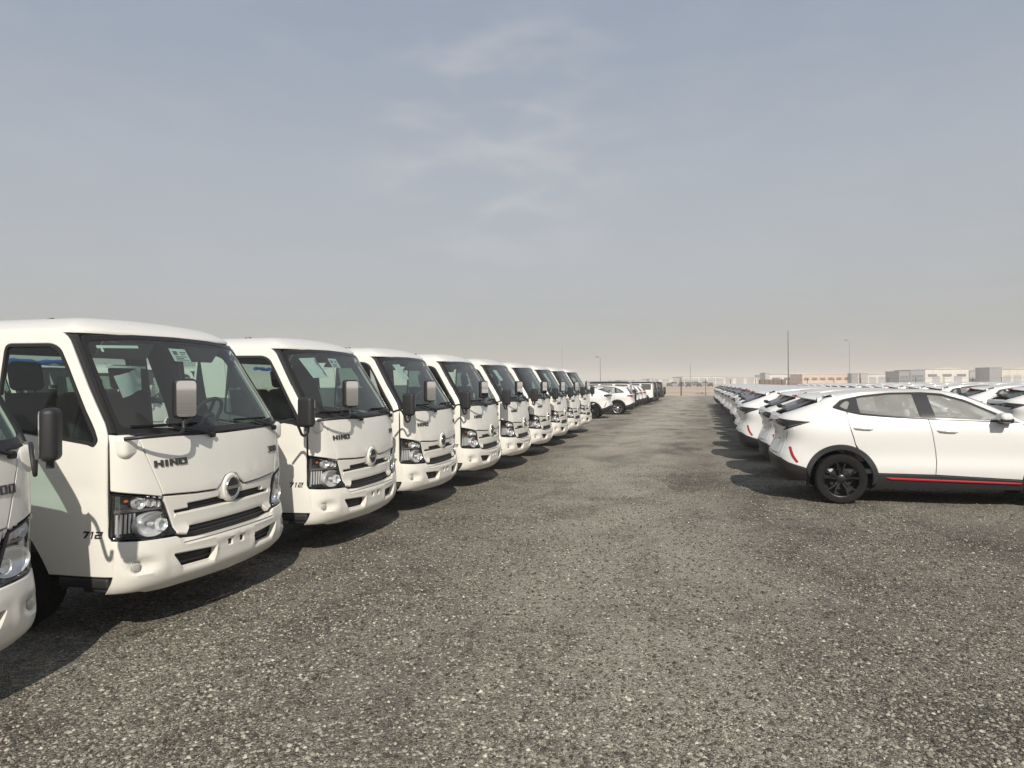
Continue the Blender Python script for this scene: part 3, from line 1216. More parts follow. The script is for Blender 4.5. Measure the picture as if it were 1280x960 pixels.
truck = build_truck()
TRUCKS = [
    # front-centre X, centre Y, papers, label
    (-3.49, 2.60, '', 'white cab-over truck cut off by the left edge of the picture'),
    (-3.50, 5.24, 'sfd', 'white cab-over truck with a crumpled white paper behind the windscreen, nearest whole one'),
    (-3.47, 7.80, 'sp', 'second whole white cab-over truck from the left, large paper top left of its windscreen'),
    (-3.48, 10.22, 'q', 'third whole white cab-over truck from the left, slanting paper in its windscreen'),
    (-3.42, 12.62, '', 'fourth whole white cab-over truck from the left, no paper in its windscreen'),
    (-3.44, 15.22, 'q', 'fifth whole white cab-over truck from the left, paper in its windscreen'),
    (-3.50, 18.02, '', 'sixth whole white cab-over truck from the left, without windscreen paper'),
    (-3.57, 20.85, 'q', 'seventh whole white cab-over truck from the left, small paper in its windscreen'),
    (-3.62, 23.55, '', 'white cab-over truck, last but one at the far end of its row'),
    (-3.68, 26.40, '', 'white cab-over truck at the far end of its row, beside the white crossovers'),
]
roots = [truck] + [copy_tree(truck) for _ in TRUCKS[1:]]
for r_, (x, y, pp, lab) in zip(roots, TRUCKS):
    r_.location = (x, y, 0)
    r_.rotation_euler = (0, 0, R(random.uniform(-.35, .35)))
    screen_papers(r_, pp)
    tag(r_, lab, 'truck', 'white trucks parked in a row on the gravel')
# the mirror of the nearest truck is folded the other way
for ch in roots[0].children:
    if ch.name.startswith('door_mirror') and max(v.co.y for v in ch.data.vertices) > 1.0:
        pv = Matrix.Translation((-.22, .97, 1.36))
        ch.matrix_basis = pv @ Matrix.Rotation(R(-113), 4, 'Z') @ pv.inverted()
        for c2 in ch.children:
            pc = Matrix.Translation((-.10, 1.335, 1.45))
            c2.matrix_basis = pc @ Matrix.Rotation(R(242), 4, 'Z') @ pc.inverted()
# a second rank of the same trucks, glimpsed through the cab windows
tm = merged(truck, 'rear_rank_truck')
for i, y in enumerate((6.9, 9.5, 12.2, 14.8, 17.4)):
    o = bpy.data.objects.new('parked_truck', tm)
    COL.objects.link(o)
    o.location = (-11.6, y, 0)
    tag(o, 'white truck in the rank behind, glimpsed through the cab windows of the front row', 'truck', 'white trucks parked in the rank behind')
for i, (y, l) in enumerate(((12.1, 1.7), (19.9, 1.5))):
    mb = MB()
    n_ = 14
    mb.tube([(-.02 * math.sin(k * 1.3), -l / 2 + l * k / n_, .014 * math.sin(k * .9)) for k in range(n_ + 1)], [.045 + .012 * math.sin(k * 2.1) for k in range(n_ + 1)], 8)
    o = mb.build('rolled_tarp', 'blue_tarp', loc=(-12.22, y, 2.19))
    tag(o, ('blue rolled tarp across the cab roof behind the nearest whole truck', 'blue rolled tarp on the roof behind the second whole truck')[i], 'tarp')

# ================================================================== CROSSOVER CARS
# local axes: x forward from the tail (0), y to the left, z up; the tail is towards the aisle


class Body:
    def __init__(s, plan, prear, wide, pfront, length, extra=None):
        pl = catmull(plan, 12)
        s.pl = pl                                  # (x, y) from the middle of the tail round the right side to the nose
        s.s = np.concatenate([[0], np.cumsum(np.linalg.norm(np.diff(pl, axis=0), axis=1))])
        s.pr, s.w, s.pf, s.len = prear, wide, pfront, length
        s.extra = extra
        s.fr, s.ff = 1.6, 1.2
        s.rx = pl[:, 0]
        s.imax = int(np.argmax(pl[:, 1] + np.where(pl[:, 0] < 2.2, pl[:, 0] * 1e-6, -1)))

    def xw(s, xn, z):
        x = xn
        if xn < s.fr:
            x += s.pr(z) * (1 - xn / s.fr) ** 2
        q = s.len - xn
        if q < s.ff:
            x -= s.pf(z) * (1 - q / s.ff) ** 2
        return x

    def map(s, u, z):
        a = abs(u)
        xn = float(np.interp(a, s.s, s.pl[:, 0]))
        yn = float(np.interp(a, s.s, s.pl[:, 1]))
        y = yn * s.w(z)
        x = s.xw(xn, z)
        if s.extra and yn > 0.3:
            y += s.extra(x, z)
        return (x, -math.copysign(y, u), z)

    def u(s, x, z, side=1):
        """side=+1 is the right side (y < 0)"""
        xs = np.array([s.xw(q, z) for q in s.pl[:, 0]])
        xs = np.maximum.accumulate(xs)
        return side * float(np.interp(x, xs, s.s))

    def poly(s, pts, side=1):
        return [(s.u(p[0], p[1], side), p[1]) for p in pts]

    def y(s, x, z):
        return -s.map(s.u(x, z), z)[1]


def wheel_parts(root, x, y, r, side, width, style, zc=None):
    """tyre, rim with spokes, disc; side=+1 on the right of the car"""
    M = Matrix.Rotation(R(90) * (1 if side > 0 else -1), 4, 'X')
    h = width / 2
    ri = r * .70
    mb = MB()
    mb.lathe([(ri, -h * .9), (ri * 1.08, -h), (r * .93, -h * .98), (r * .985, -h * .8), (r, -h * .45), (r, h * .45), (r * .985, h * .8), (r * .93, h * .98), (ri * 1.08, h), (ri, h * .9)], 44, M)
    ty = mb.build('tyre', 'rubber')
    mb = MB()
    mb.lathe([(ri * .98, -h), (ri * .94, -h * .2), (ri * .93, h * .6), (ri * .97, h * .92), (ri * 1.02, h * .98), (ri * 1.02, h * .86)], 40, M)
    mb.lathe([(0, h * .80), (.045, h * .80), (.062, h * .72), (.07, h * .45), (.07, -.02)], 20, M)
    ns = 5
    for k in range(ns):
        for sg in (-1, 1):
            a0 = 2 * math.pi * k / ns + R(90)
            a1 = a0 + sg * R(14 if style == 'split' else 19)
            p0 = Vector((.045 * math.cos(a0 + sg * .35), .045 * math.sin(a0 + sg * .35), h * .62))
            p1 = Vector((ri * .55 * math.cos(a0 + sg * R(9)), ri * .55 * math.sin(a0 + sg * R(9)), h * .78))
            p2 = Vector((ri * .965 * math.cos(a1), ri * .965 * math.sin(a1), h * .84))
            rows = []
            for (p, wd_) in ((p0, .022), (p1, .015), (p2, .019)):
                tn = Vector((-math.sin(a0), math.cos(a0), 0))
                rows.append([M @ (p - tn * wd_ - Vector((0, 0, .03))), M @ (p - tn * wd_ * .7), M @ (p + tn * wd_ * .7), M @ (p + tn * wd_ - Vector((0, 0, .03)))])
            mb.strip(rows)
    rm = mb.build('rim', 'alloy_silver' if style == 'silver' else 'alloy_black')
    mb = MB()
    mb.lathe([(0, h * .1), (ri * .62, h * .1), (ri * .62, -h * .2)], 28, M)
    mb.lathe([(0, -h * .5), (ri * .95, -h * .5)], 24, M)
    dk = mb.build('brake_disc', 'chassis')
    wh = empty('wheel')
    wh.parent = root
    wh.location = (x, y, zc or r)
    for o in (ty, rm, dk):
        o.parent = wh


def arc(c, r, a0, a1, n=14):
    return [(c[0] + r * math.cos(R(a)), c[1] + r * math.sin(R(a))) for a in np.linspace(a0, a1, n)]


def build_crossover(kind):
    """kind 'coupe': sloping tail, dark lamps, black wheels; 'family': upright tail, red lamps, silver wheels"""
    coupe = kind == 'coupe'
    root = empty('parked_crossover')
    plan = [(.115, 0), (.12, .25), (.138, .48), (.178, .66), (.245, .785), (.375, .868), (.60, .908), (1.0, .928), (1.6, .935), (2.4, .935), (3.2, .93), (3.7, .915), (4.05, .86), (4.28, .72), (4.42, .46), (4.48, .22), (4.49, 0)]
    if coupe:
        pr = Lut([(.18, .22), (.30, .10), (.45, .03), (.58, .0), (.66, .0), (.76, .05), (.86, .095), (.96, .095), (1.05, .05), (1.12, .02), (1.20, .03), (1.235, .07), (1.27, .19), (1.36, .46), (1.44, .70), (1.50, .84), (1.6, .95)])
    else:
        pr = Lut([(.18, .20), (.30, .10), (.45, .03), (.58, .0), (.66, .01), (.8, .05), (.95, .05), (1.05, .05), (1.12, .10), (1.2, .17), (1.3, .28), (1.42, .42), (1.5, .52), (1.6, .65)])
    wd = Lut([(.18, .93), (.32, .965), (.42, .990), (.50, 1.0), (.57, .992), (.66, .978), (.75, .977), (.88, .984), (1.0, .984), (1.06, .974), (1.13, .950), (1.20, .925), (1.28, .875), (1.36, .822), (1.44, .770), (1.54, .700), (1.62, .63)])
    pf = Lut([(.18, .25), (.3, .08), (.5, .0), (.7, .02), (.85, .10), (.95, .30), (1.02, .6), (1.6, .9)])

    def extra(x, z):
        e = .016 * math.exp(-((x - .92) / .55) ** 2 - ((z - .93) / .22) ** 2)
        e += .014 * math.exp(-((x - 3.6) / .5) ** 2 - ((z - .88) / .2) ** 2)
        if coupe and x < .75:                       # crease running from the reflector to the wheel
            e -= .020 * math.exp(-((x - .30) / .22) ** 2 - ((z - .86) / .09) ** 2)
        return e
    B = Body(plan, pr, wd, pf, 4.49, extra)
    paint = ['car_paint', 'cabin_light']
    RW, FW, WR = .97, 3.66, .345
    # ---------------- lines on the side (x, z)
    if coupe:
        belt = [(.885, 1.340), (1.06, 1.282), (1.235, 1.242), (1.6, 1.208), (1.97, 1.188), (2.13, 1.180), (2.89, 1.150), (3.16, 1.140)]
        dlo_top = [(.885, 1.340), (1.02, 1.445), (1.25, 1.497), (1.63, 1.535), (2.04, 1.540), (2.28, 1.522), (2.55, 1.442), (2.89, 1.272), (3.16, 1.140)]
    else:
        belt = [(.62, 1.20), (1.0, 1.165), (1.5, 1.145), (2.1, 1.135), (2.89, 1.115), (3.16, 1.11)]
        dlo_top = [(.62, 1.20), (.85, 1.37), (1.15, 1.485), (1.63, 1.525), (2.04, 1.53), (2.28, 1.515), (2.55, 1.435), (2.89, 1.25), (3.16, 1.11)]
    bz = Lut(belt, False)
    tz = Lut(dlo_top, False)
    qx0, qx1 = belt[0][0], 3.16
    # roof edge, as points in space
    spx = .72 if coupe else .50
    redge = [(spx, .575, 1.478), (1.0, .605, 1.522), (1.4, .628, 1.556), (2.0, .632, 1.562), (2.35, .635, 1.540), (2.7, .665, 1.432), (3.05, .725, 1.262), (3.36, .785, 1.095)]
    RE = catmull(redge, 8)
    # ---------------- painted side panels
    for sd_ in (1, -1):
        P = lambda pts: B.poly(pts, sd_)
        archR = lambda r, a0, a1: arc((RW, WR), r, a0, a1)
        # quarter panel with the rear pillar
        if coupe:
            tail_edge = [(.195, .62), (.235, .74), (.275, .88), (.28, 1.02), (.30, 1.035), (.58, 1.135), (.20, 1.172), (.185, 1.205), (.25, 1.247), (.33, 1.275), (.52, 1.345), (.74, 1.42), (.80, 1.47)]
            top_edge = [(.93, 1.487), (.99, 1.437), (.89, 1.350), (.885, 1.332), (1.058, 1.277)]
        else:
            tail_edge = [(.195, .62), (.215, .74), (.235, .86), (.25, .95), (.48, 1.0), (.46, 1.05), (.26, 1.06), (.32, 1.16), (.41, 1.29), (.50, 1.42), (.58, 1.495)]
            top_edge = [(.80, 1.49), (.83, 1.367), (.60, 1.208), (.61, 1.192), (1.058, 1.155)]
        q = tail_edge + top_edge + [(1.062, 1.23), (1.10, 1.0), (1.145, .835)] + archR(.478, 66, 163) + [(.50, .495), (.30, .555)]
        mb = MB()
        mb.panel(P(q), B.map, t=.02, step=.055, bev=.005, back=1)
        mb.build('quarter_panel', paint, root)
        # rear door
        q = [(1.070, bz(1.07) - .007)] + [(x, bz(x) - .007) for x in (1.235, 1.6, 1.97, 2.075)] + [(2.11, 1.0), (2.15, .74), (2.158, .62), (2.145, .432), (1.455, .440)] + archR(.478, 12, 62) + [(1.155, .835), (1.11, 1.0)]
        mb = MB()
        mb.panel(P(q), B.map, t=.02, step=.055, bev=.005, back=1)
        d1 = mb.build('rear_door', paint, root)
        q = [(2.083, bz(2.083) - .007), (2.13, bz(2.13) - .007), (2.89, bz(2.89) - .007), (3.20, bz(3.16) - .007), (3.235, 1.0), (3.24, .75), (3.20, .385), (2.153, .432), (2.166, .62), (2.158, .74), (2.118, 1.0)]
        mb = MB()
        mb.panel(P(q), B.map, t=.02, step=.055, bev=.005, back=1)
        d2 = mb.build('front_door', paint, root)
        for d, hx, hz in ((d1, 1.255, 1.052), (d2, 2.30, 1.022)):
            mb = MB()
            p = [Vector(B.map(B.u(hx + dx, hz - dx * .06, sd_), hz - dx * .06)) for dx in (-.125, -.09, 0, .09, .125)]
            o_ = [.0, .022, .026, .022, .0]
            pts = [a + Vector((0, -sd_ * k, 0)) for a, k in zip(p, o_)]
            mb.tube(pts, [.010, .016, .017, .016, .010], 8)
            mb.build('handle', 'car_paint', d)
        # front wing
        q = [(3.208, 1.125), (3.42, 1.06), (3.75, 1.01), (4.0, .955), (4.10, .88), (4.02, .74), (4.14, .62), (4.14, .50)] + arc((FW, WR), .478, 14, 168) + [(3.208, .385), (3.248, .75), (3.243, 1.0)]
        mb = MB()
        mb.panel(P(q), B.map, t=.02, step=.06, bev=.005, back=1)
        mb.build('front_wing', paint, root)
        # ---------------- wheel arches and sill cladding
        for cx in (RW, FW):
            mb = MB()
            q = arc((cx, WR), .476, -2 if cx == RW else 0, 164 if cx == RW else 182, 20) + arc((cx, WR), .405, 180, -12, 20)
            mb.panel(P(q), B.map, t=.06, step=.05, bev=.008, off=.010)
            mb.build('wheel_arch', 'grey_cladding', root)
            mb = MB()
            mb.strip([[(c_[0], -sd_ * y_, c_[1]) for c_ in arc((cx, WR), .42, -20, 200, 18)] for y_ in (.86, .45)], flip=sd_ < 0)
            mb.build('arch_liner', 'black_plastic', root)
        q = [(1.42, .432), (2.15, .425), (3.2, .378), (3.22, .23), (1.40, .22)]
        mb = MB()
        mb.panel(P(q), B.map, t=.05, step=.06, bev=.008, off=.006, disp=lambda u, z: .03 * max(0, (.34 - z) / .1))
        sl = mb.build('sill', 'grey_cladding', root)
        if coupe:
            mb = MB()
            mb.panel(P([(1.52, .388, .0), (3.19, .347), (3.16, .328), (1.60, .360)]), B.map, t=.02, step=.05, bev=.004, off=.020)
            mb.build('accent_strip', 'trim_red', sl)
        # ---------------- glasshouse
        n = 34
        xs = np.linspace(qx0 + .005, qx1 - .005, n)
        lo = [(x, bz(x)) for x in xs]
        hi = [(x, tz(x)) for x in xs]
        frame = [(x, z - .002) for x, z in lo] + [(x, z + .002) for x, z in reversed(hi)]
        bl, tl = .020, .018
        if coupe:
            cut = [(1.075, 1.215), (2.015, 2.125)]
            qw_ = [(.975, 1.352), (1.015, 1.40), (1.075, 1.437), (1.115, 1.415), (1.07, 1.305)]
        else:
            cut = [(1.08, 1.16), (2.015, 2.125)]
            qw_ = [(.74, 1.215), (.86, 1.33), (1.0, 1.415), (1.045, 1.40), (1.0, 1.19)]
        wins = [('quarter_window', qw_)]
        a0 = 1.235 if coupe else 1.10
        aa = a0 + (-.03 if coupe else .05)
        rdw = [(x, bz(x) + bl) for x in np.linspace(a0, 1.985, 8)] + [(x, tz(x) - tl) for x in np.linspace(1.925, aa, 8)]
        fdw = [(x, bz(x) + bl) for x in np.linspace(2.175, 3.02, 9)] + [(x, tz(x) - tl * 1.3) for x in np.linspace(2.98, 2.11, 10)]
        wins += [('rear_window', rdw), ('front_window', fdw)]
        holes = [P(rpoly(w_, .018, 2)) for _, w_ in wins]
        mb = MB()
        mb.panel(P(frame), B.map, t=.03, step=.05, holes=holes, bev=.003, off=-.002, back=1, backd=.035)
        fr = mb.build('window_frame', ['gloss_frame', 'cabin_light'], root)
        for (nm, _), h in zip(wins, holes):
            mb = MB()
            mb.panel(h, B.map, t=0, step=.08, bev=0, off=-.010, rim=False)
            mb.build(nm, 'car_glass', fr)
        # ---------------- roof rail between the window line and the roof edge
        mb = MB()
        x_s = np.linspace(.70 if coupe else .60, 3.30, 42)
        A_, M_, B_ = [], [], []
        for x in x_s:
            xr = x
            zz = np.interp(x, RE[:, 0], RE[:, 2])
            yy = np.interp(x, RE[:, 0], RE[:, 1])
            za = tz(max(qx0 + .03, min(x, 3.15)))
            if x < qx0 + .10:
                za = min((1.395 + (x - .70) * .75) if coupe else 1.50, 1.492) if x < qx0 + .03 else max(za, 1.42)
            if x > 3.16:
                za = 1.135 - (x - 3.16) * .35
            a = Vector((x, -sd_ * (B.y(x, za) - .002), za + .003))
            b = Vector((x, -sd_ * yy, max(zz, za + .005)))
            m_ = (a + b) / 2 + Vector((0, -sd_ * .018, .016))
            A_.append(a)
            M_.append(m_)
            B_.append(b)
        mb.strip([A_, M_, B_], flip=sd_ < 0)
        mb.build('roof_rail', 'car_paint', root)
        # ---------------- door mirror
        mb = MB()
        zc, xc = 1.16, 2.93
        yb = B.y(xc, 1.13)
        mb.rbox((xc + .02, -sd_ * (yb + .13), zc + .045), (.15, .21, .13), .05, k=4)
        dm = mb.build('door_mirror', 'car_paint', root)
        mb = MB()
        mb.rbox((xc + .05, -sd_ * (yb + .04), zc - .012), (.16, .14, .04), .015, k=2)
        mb.rbox((xc + .02, -sd_ * (yb + .13), zc + .015), (.156, .216, .05), .02, k=2)
        mb.build('mirror_base', 'black_plastic', dm)
        mb = MB()
        mb.box((xc - .057, -sd_ * (yb + .13), zc + .05), (.004, .16, .09))
        mb.build('mirror_glass', 'mirror', dm)
        # ---------------- reflector on the tail corner
        if coupe:
            mb = MB()
            mb.panel(P(rpoly([(.300, .782), (.330, .782), (.418, .575), (.398, .558), (.380, .570)], .006)), B.map, t=.03, step=.04, bev=.004, off=.008)
            mb.build('reflector', 'lamp_red', root)
        # tail lamp, wrapping from the side on to the tail
        mb = MB()
        if coupe:
            ui, uo = B.u(.19, 1.13, 1), None
            lamp = [(B.u(.572, 1.134), 1.134), (B.u(.285, 1.041), 1.041), (B.u(.265, 1.062), 1.062), (.50, 1.085), (.20, 1.095), (.20, 1.125), (.50, 1.140), (B.u(.205, 1.166), 1.166)]
        else:
            lamp = [(B.u(.475, 1.012), 1.012), (B.u(.455, 1.043), 1.043), (B.u(.26, 1.052), 1.052), (.50, 1.055), (.30, 1.03), (.32, .99), (.56, .955), (B.u(.25, .958), .958)]
        lamp = [(a * sd_, b) for a, b in lamp]
        mb.panel(rpoly(lamp, .006), B.map, t=.04, step=.04, bev=.005, off=.004)
        tlp = mb.build('tail_lamp', 'lamp_smoke' if coupe else 'lamp_red', root)
        if coupe:
            mb = MB()
            pp = [Vector(B.map(B.u(x, z, sd_), z)) + Vector((-.004, -sd_ * .008, 0)) for x, z in ((.30, 1.065), (.40, 1.095), (.52, 1.125))]
            mb.tube(pp, .006, 5)
            mb.build('light_bar', 'lamp_grey', tlp)
    # ---------------- tail
    ut = lambda x, z: B.u(x, z)
    lampz = (1.08, 1.13) if coupe else (.955, 1.055)
    mb = MB()
    if coupe:
        tg = [(-.585, .68), (.585, .68), (.63, .90), (.655, 1.0), (B.u(.27, 1.055), 1.055), (.50, 1.078), (.19, 1.088), (-.19, 1.088), (-.50, 1.078), (-B.u(.27, 1.055), 1.055), (-.655, 1.0), (-.63, .90)]
        tg2 = [(-.19, 1.133), (.19, 1.133), (.50, 1.148), (B.u(.20, 1.175), 1.175), (B.u(.195, 1.21), 1.21), (.70, 1.232), (.4, 1.245), (-.4, 1.245), (-.70, 1.232), (-B.u(.195, 1.21), 1.21), (-B.u(.20, 1.175), 1.175), (-.50, 1.148)]
        mb.panel(tg, B.map, t=.02, step=.06, bev=.005, back=1)
        mb.panel(tg2, B.map, t=.02, step=.05, bev=.005, back=1)
    else:
        tg = [(-.585, .68), (.585, .68), (.62, .86), (.65, .945), (.55, .945), (.29, .985), (.27, 1.035), (.50, 1.063), (B.u(.265, 1.066), 1.066), (.72, 1.12), (.4, 1.13), (-.4, 1.13), (-.72, 1.12), (-B.u(.265, 1.066), 1.066), (-.50, 1.063), (-.27, 1.035), (-.29, .985), (-.55, .945), (-.65, .945), (-.62, .86)]
        mb.panel(tg, B.map, t=.02, step=.06, bev=.005, back=1)
    tgt = mb.build('tailgate', paint, root)
    mb = MB()
    mb.rbox((B.map(0, .98)[0] - .004, 0, .97 if coupe else 1.0), (.012, .10, .10), .005, k=2)
    mb.build('emblem', 'chrome', tgt)
    mb = MB()
    mb.panel([(.50, .86), (.50, .88), (.36, .88), (.36, .86)], B.map, t=.004, step=.1, bev=0, off=.004)
    mb.build('lettering', 'badge', tgt)
    # bumper skin below the tailgate
    mb = MB()
    eg = (.115, .62)
    c1 = [(B.u(.19, .615), .615), (B.u(.23, .74), .74), (B.u(.27, .88), .88), (B.u(.275, 1.02 if coupe else .93), 1.02 if coupe else .93), (.665, 1.0 if coupe else .93), (.640, .90), (.595, .672), (0, .672)]
    bump = c1 + [(-a, b) for a, b in reversed(c1[:-1])] + [(0, .622)]
    c2 = [(B.u(.19, .610), .610), (.55, .628), (.3, .640), (0, .640)]
    bump = c1 + [(-a, b) for a, b in reversed(c1[:-1])] + [(-a, b) for a, b in c2[1:-1]] + [(0, .640)] + [(a, b) for a, b in reversed(c2[1:-1])]
    mb.panel(bump, B.map, t=.02, step=.055, bev=.005, back=1)
    mb.build('rear_bumper', paint, root)
    # lower cladding round the tail
    hw_ = [(0, .632), (.3, .632), (.55, .620), (B.u(.195, .605), .605), (B.u(.33, .545), .545), (B.u(.50, .488), .488), (B.u(.512, .470), .470), (B.u(.56, .30), .30), (B.u(.34, .27), .27), (.6, .25), (0, .25)]
    lc = hw_ + [(-a, b) for a, b in reversed(hw_[1:-1])]
    mb = MB()

    def ld(u, z):
        d = -.008
        if z < .42:
            d += .05 * min(1, (.42 - z) / .12)
        if abs(u) < .45 and .44 < z < .56:
            d += .02
        return d
    mb.panel(lc, B.map, t=.05, step=.05, bev=.008, disp=ld)
    mb.build('lower_cladding', 'grey_cladding' if not coupe else 'black_plastic', root)
    # ---------------- rear glass, spoiler, wiper
    mb = MB()
    if coupe:
        z0, z1 = 1.252, 1.455
        gl = [(-.64, z0 + .012), (0, z0), (.64, z0 + .012)]
        ge = [(.71, 1.30), (.70, 1.38), (.68, z1)]
        gp = gl + ge + [(-a, b) for a, b in reversed(ge)]
    else:
        gp = [(-.66, 1.137), (0, 1.145), (.66, 1.137), (.70, 1.20), (.68, 1.35), (.66, 1.49), (-.66, 1.49), (-.68, 1.35), (-.70, 1.20)]
    def gmap(u, z):
        p = B.map(u, z)
        return (p[0], p[1], p[2] + (.070 if coupe else .0) * (1 - min(1, (p[1] / .68) ** 2)))
    mb.panel(gp, gmap, t=0, step=.05, bev=0, off=-.004, rim=False)
    mb.build('rear_screen', 'dark_glass', root)
    sx0, sx1 = (.47, .82) if coupe else (.40, .66)
    zt = lambda y: (1.508 if coupe else 1.515) - .045 * (y / .6) ** 2
    ys = np.linspace(-.60, .60, 25)
    mb = MB()
    rows = []
    for (k, dz) in ((1.0, .030), (.6, .022), (.25, .008), (.04, -.012), (0, -.024), (.03, -.036), (.4, -.040), (.9, -.05)):
        rows.append([(sx0 + (sx1 - sx0) * k + .22 * abs(y / .60) ** 2.6 * (1 - k), y, zt(y) + dz) for y in ys])
    mb.strip(rows, flip=False)
    sp = mb.build('spoiler', ['car_paint'], root)
    mb = MB()
    mb.strip([[(p[0], p[1], p[2] - .002) for p in rows[-2]], [(p[0] + .02, p[1], p[2] - .02) for p in rows[-1]]])
    mb.build('spoiler_underside', 'black_plastic', sp)
    mb = MB()
    mb.rbox((sx0 + .012, 0, zt(0) - .020), (.05, .36 if coupe else .25, .034), .008, k=2)
    mb.build('brake_light', 'lamp_red', sp)
    if coupe:
        mb = MB()
        a = Vector(gmap(.05, 1.262))
        mb.rbox((a.x - .01, a.y, a.z + .012), (.07, .08, .05), .015, k=2)
        mb.tube([a + Vector((0, 0, .02)), Vector(gmap(.45, 1.275)) + Vector((-.01, 0, .02))], .010, 6)
        mb.build('rear_wiper', 'black_plastic', root)
    # ---------------- roof, windscreen, bonnet
    xs = np.linspace(sx1 - .02, 2.52, 30)
    ysn = np.linspace(-1, 1, 15)
    rows = []
    for x in xs:
        zz = np.interp(x, RE[:, 0], RE[:, 2])
        yy = np.interp(x, RE[:, 0], RE[:, 1])
        bowx = .10 * max(0, (x - 2.2) / .3)
        rows.append([(x + bowx * (1 - k * k), k * yy, zz + .024 * (1 - abs(k) ** 2.4)) for k in ysn])
    mb = MB()
    mb.strip(list(reversed(rows)))
    rr = mb.build('roof', 'car_paint', root)
    mb = MB()
    mb.strip([[(p[0], p[1] * .98, p[2] - .035) for p in r_] for r_ in rows[2:-1]])
    mb.build('headliner', 'cabin_light', rr)
    rows = []
    for x in np.linspace(2.545, 3.42, 16):
        zz = np.interp(x, RE[:, 0], RE[:, 2])
        yy = np.interp(x, RE[:, 0], RE[:, 1])
        t_ = (x - 2.545) / .875
        rows.append([(x + (.10 + .10 * t_) * (1 - k * k), k * yy, zz + .024 * (1 - abs(k) ** 2.4) - (.10 * t_) * (1 - k * k) * .45) for k in ysn])
    mb = MB()
    mb.strip(list(reversed(rows)))
    mb.build('windscreen', 'car_glass', root)
    rows = []
    for t_ in np.linspace(0, 1, 12):
        x = 3.40 + .86 * t_
        rows.append([(x + .13 * (1 - k * k), k * (.80 - .10 * t_ ** 2), 1.075 - .035 * t_ - .12 * t_ ** 3 + .045 * (1 - k * k) + .012 * math.exp(-((abs(k) - .72) / .1) ** 2)) for k in np.linspace(-1, 1, 19)])
    mb = MB()
    mb.strip(list(reversed(rows)))
    mb.build('bonnet', 'car_paint', root)
    # ---------------- nose
    S_ = B.s[-1]
    mb = MB()
    uf = lambda x, z: B.u(x, z)
    nose = [(uf(4.03, .735), .735), (uf(4.15, .62), .62), (uf(4.15, .50), .50), (uf(4.17, .30), .30), (S_, .24)]
    nose2 = [(S_, .90), (uf(4.20, .88), .90)]
    for sd_ in (1, -1):
        q = [(a * sd_, b) for a, b in nose + nose2]
        mb.panel(q, B.map, t=.02, step=.07, bev=.0, back=1)
    nb = mb.build('front_bumper', paint, root)
    mb = MB()
    for sd_ in (1, -1):
        mb.panel([(a * sd_, b) for a, b in [(S_, .42), (S_, .78), (S_ - .42, .74), (S_ - .36, .44)]], B.map, t=.02, step=.08, bev=0, off=.006)
    mb.build('radiator_grille', 'black_plastic', nb)
    for sd_ in (1, -1):
        mb = MB()
        mb.panel([(a * sd_, b) for a, b in [(uf(3.95, .93), .93), (uf(4.22, .86), .86), (uf(4.38, .84), .84), (uf(4.32, .89), .905), (uf(4.1, .95), .95)]], B.map, t=.03, step=.05, bev=.004, off=.008)
        mb.build('headlight', 'lamp_smoke', root)
    # ---------------- underside and cabin
    mb = MB()
    mb.box((2.35, 0, .27), (3.0, 1.5, .10))
    mb.box((RW, 0, .36), (.12, 1.5, .12))
    mb.box((.60, 0, .42), (.4, 1.1, .14))
    mb.build('underbody', 'chassis', root)
    mb = MB()
    mb.box((2.1, 0, .45), (2.6, 1.62, .06))
    mb.box((.85, 0, .80), (.74, 1.36, .08))
    mb.rbox((3.15, 0, .92), (.5, 1.5, .32), .08, k=3)
    mb.build('cabin_floor', 'cabin_light', root)
    for (x, y, w_) in ((2.05, -.38, .52), (2.05, .38, .52), (1.15, 0, 1.28)):
        mb = MB()
        mb.rbox((x + .32, y, .66), (.52, w_, .2), .07, k=3)
        M = Matrix.Translation((x, y, .72)) @ Matrix.Rotation(R(-14), 4, 'Y')
        mb.rbox((0, 0, .30), (.16, w_ * .97, .62), .07, k=3, M=M)
        for yy in ((0,) if w_ < 1 else (-.4, .4)):
            mb.rbox((.0, yy, .70), (.11, .27, .17), .05, k=3, M=M)
        mb.build('seat', 'seat_wrap' if coupe else 'interior_grey', root)
    mb = MB()
    M = Matrix.Translation((2.72, .38, 1.0)) @ Matrix.Rotation(R(-65), 4, 'Y')
    mb.tube([M @ Vector((.18 * math.cos(a), .18 * math.sin(a), 0)) for a in np.linspace(0, 2 * math.pi, 21)], .015, 6, cap=False)
    mb.rbox((0, 0, 0), (.33, .10, .03), .01, k=2, M=M)
    mb.build('steering_wheel', 'interior_dark', root)
    for sd_ in (1, -1):
        for x in (RW, FW):
            wheel_parts(root, x, -sd_ * .815, WR, sd_, .225, 'split' if coupe else 'silver')
    return root


mat('gloss_frame', (0.028, 0.028, 0.03), 0.3)


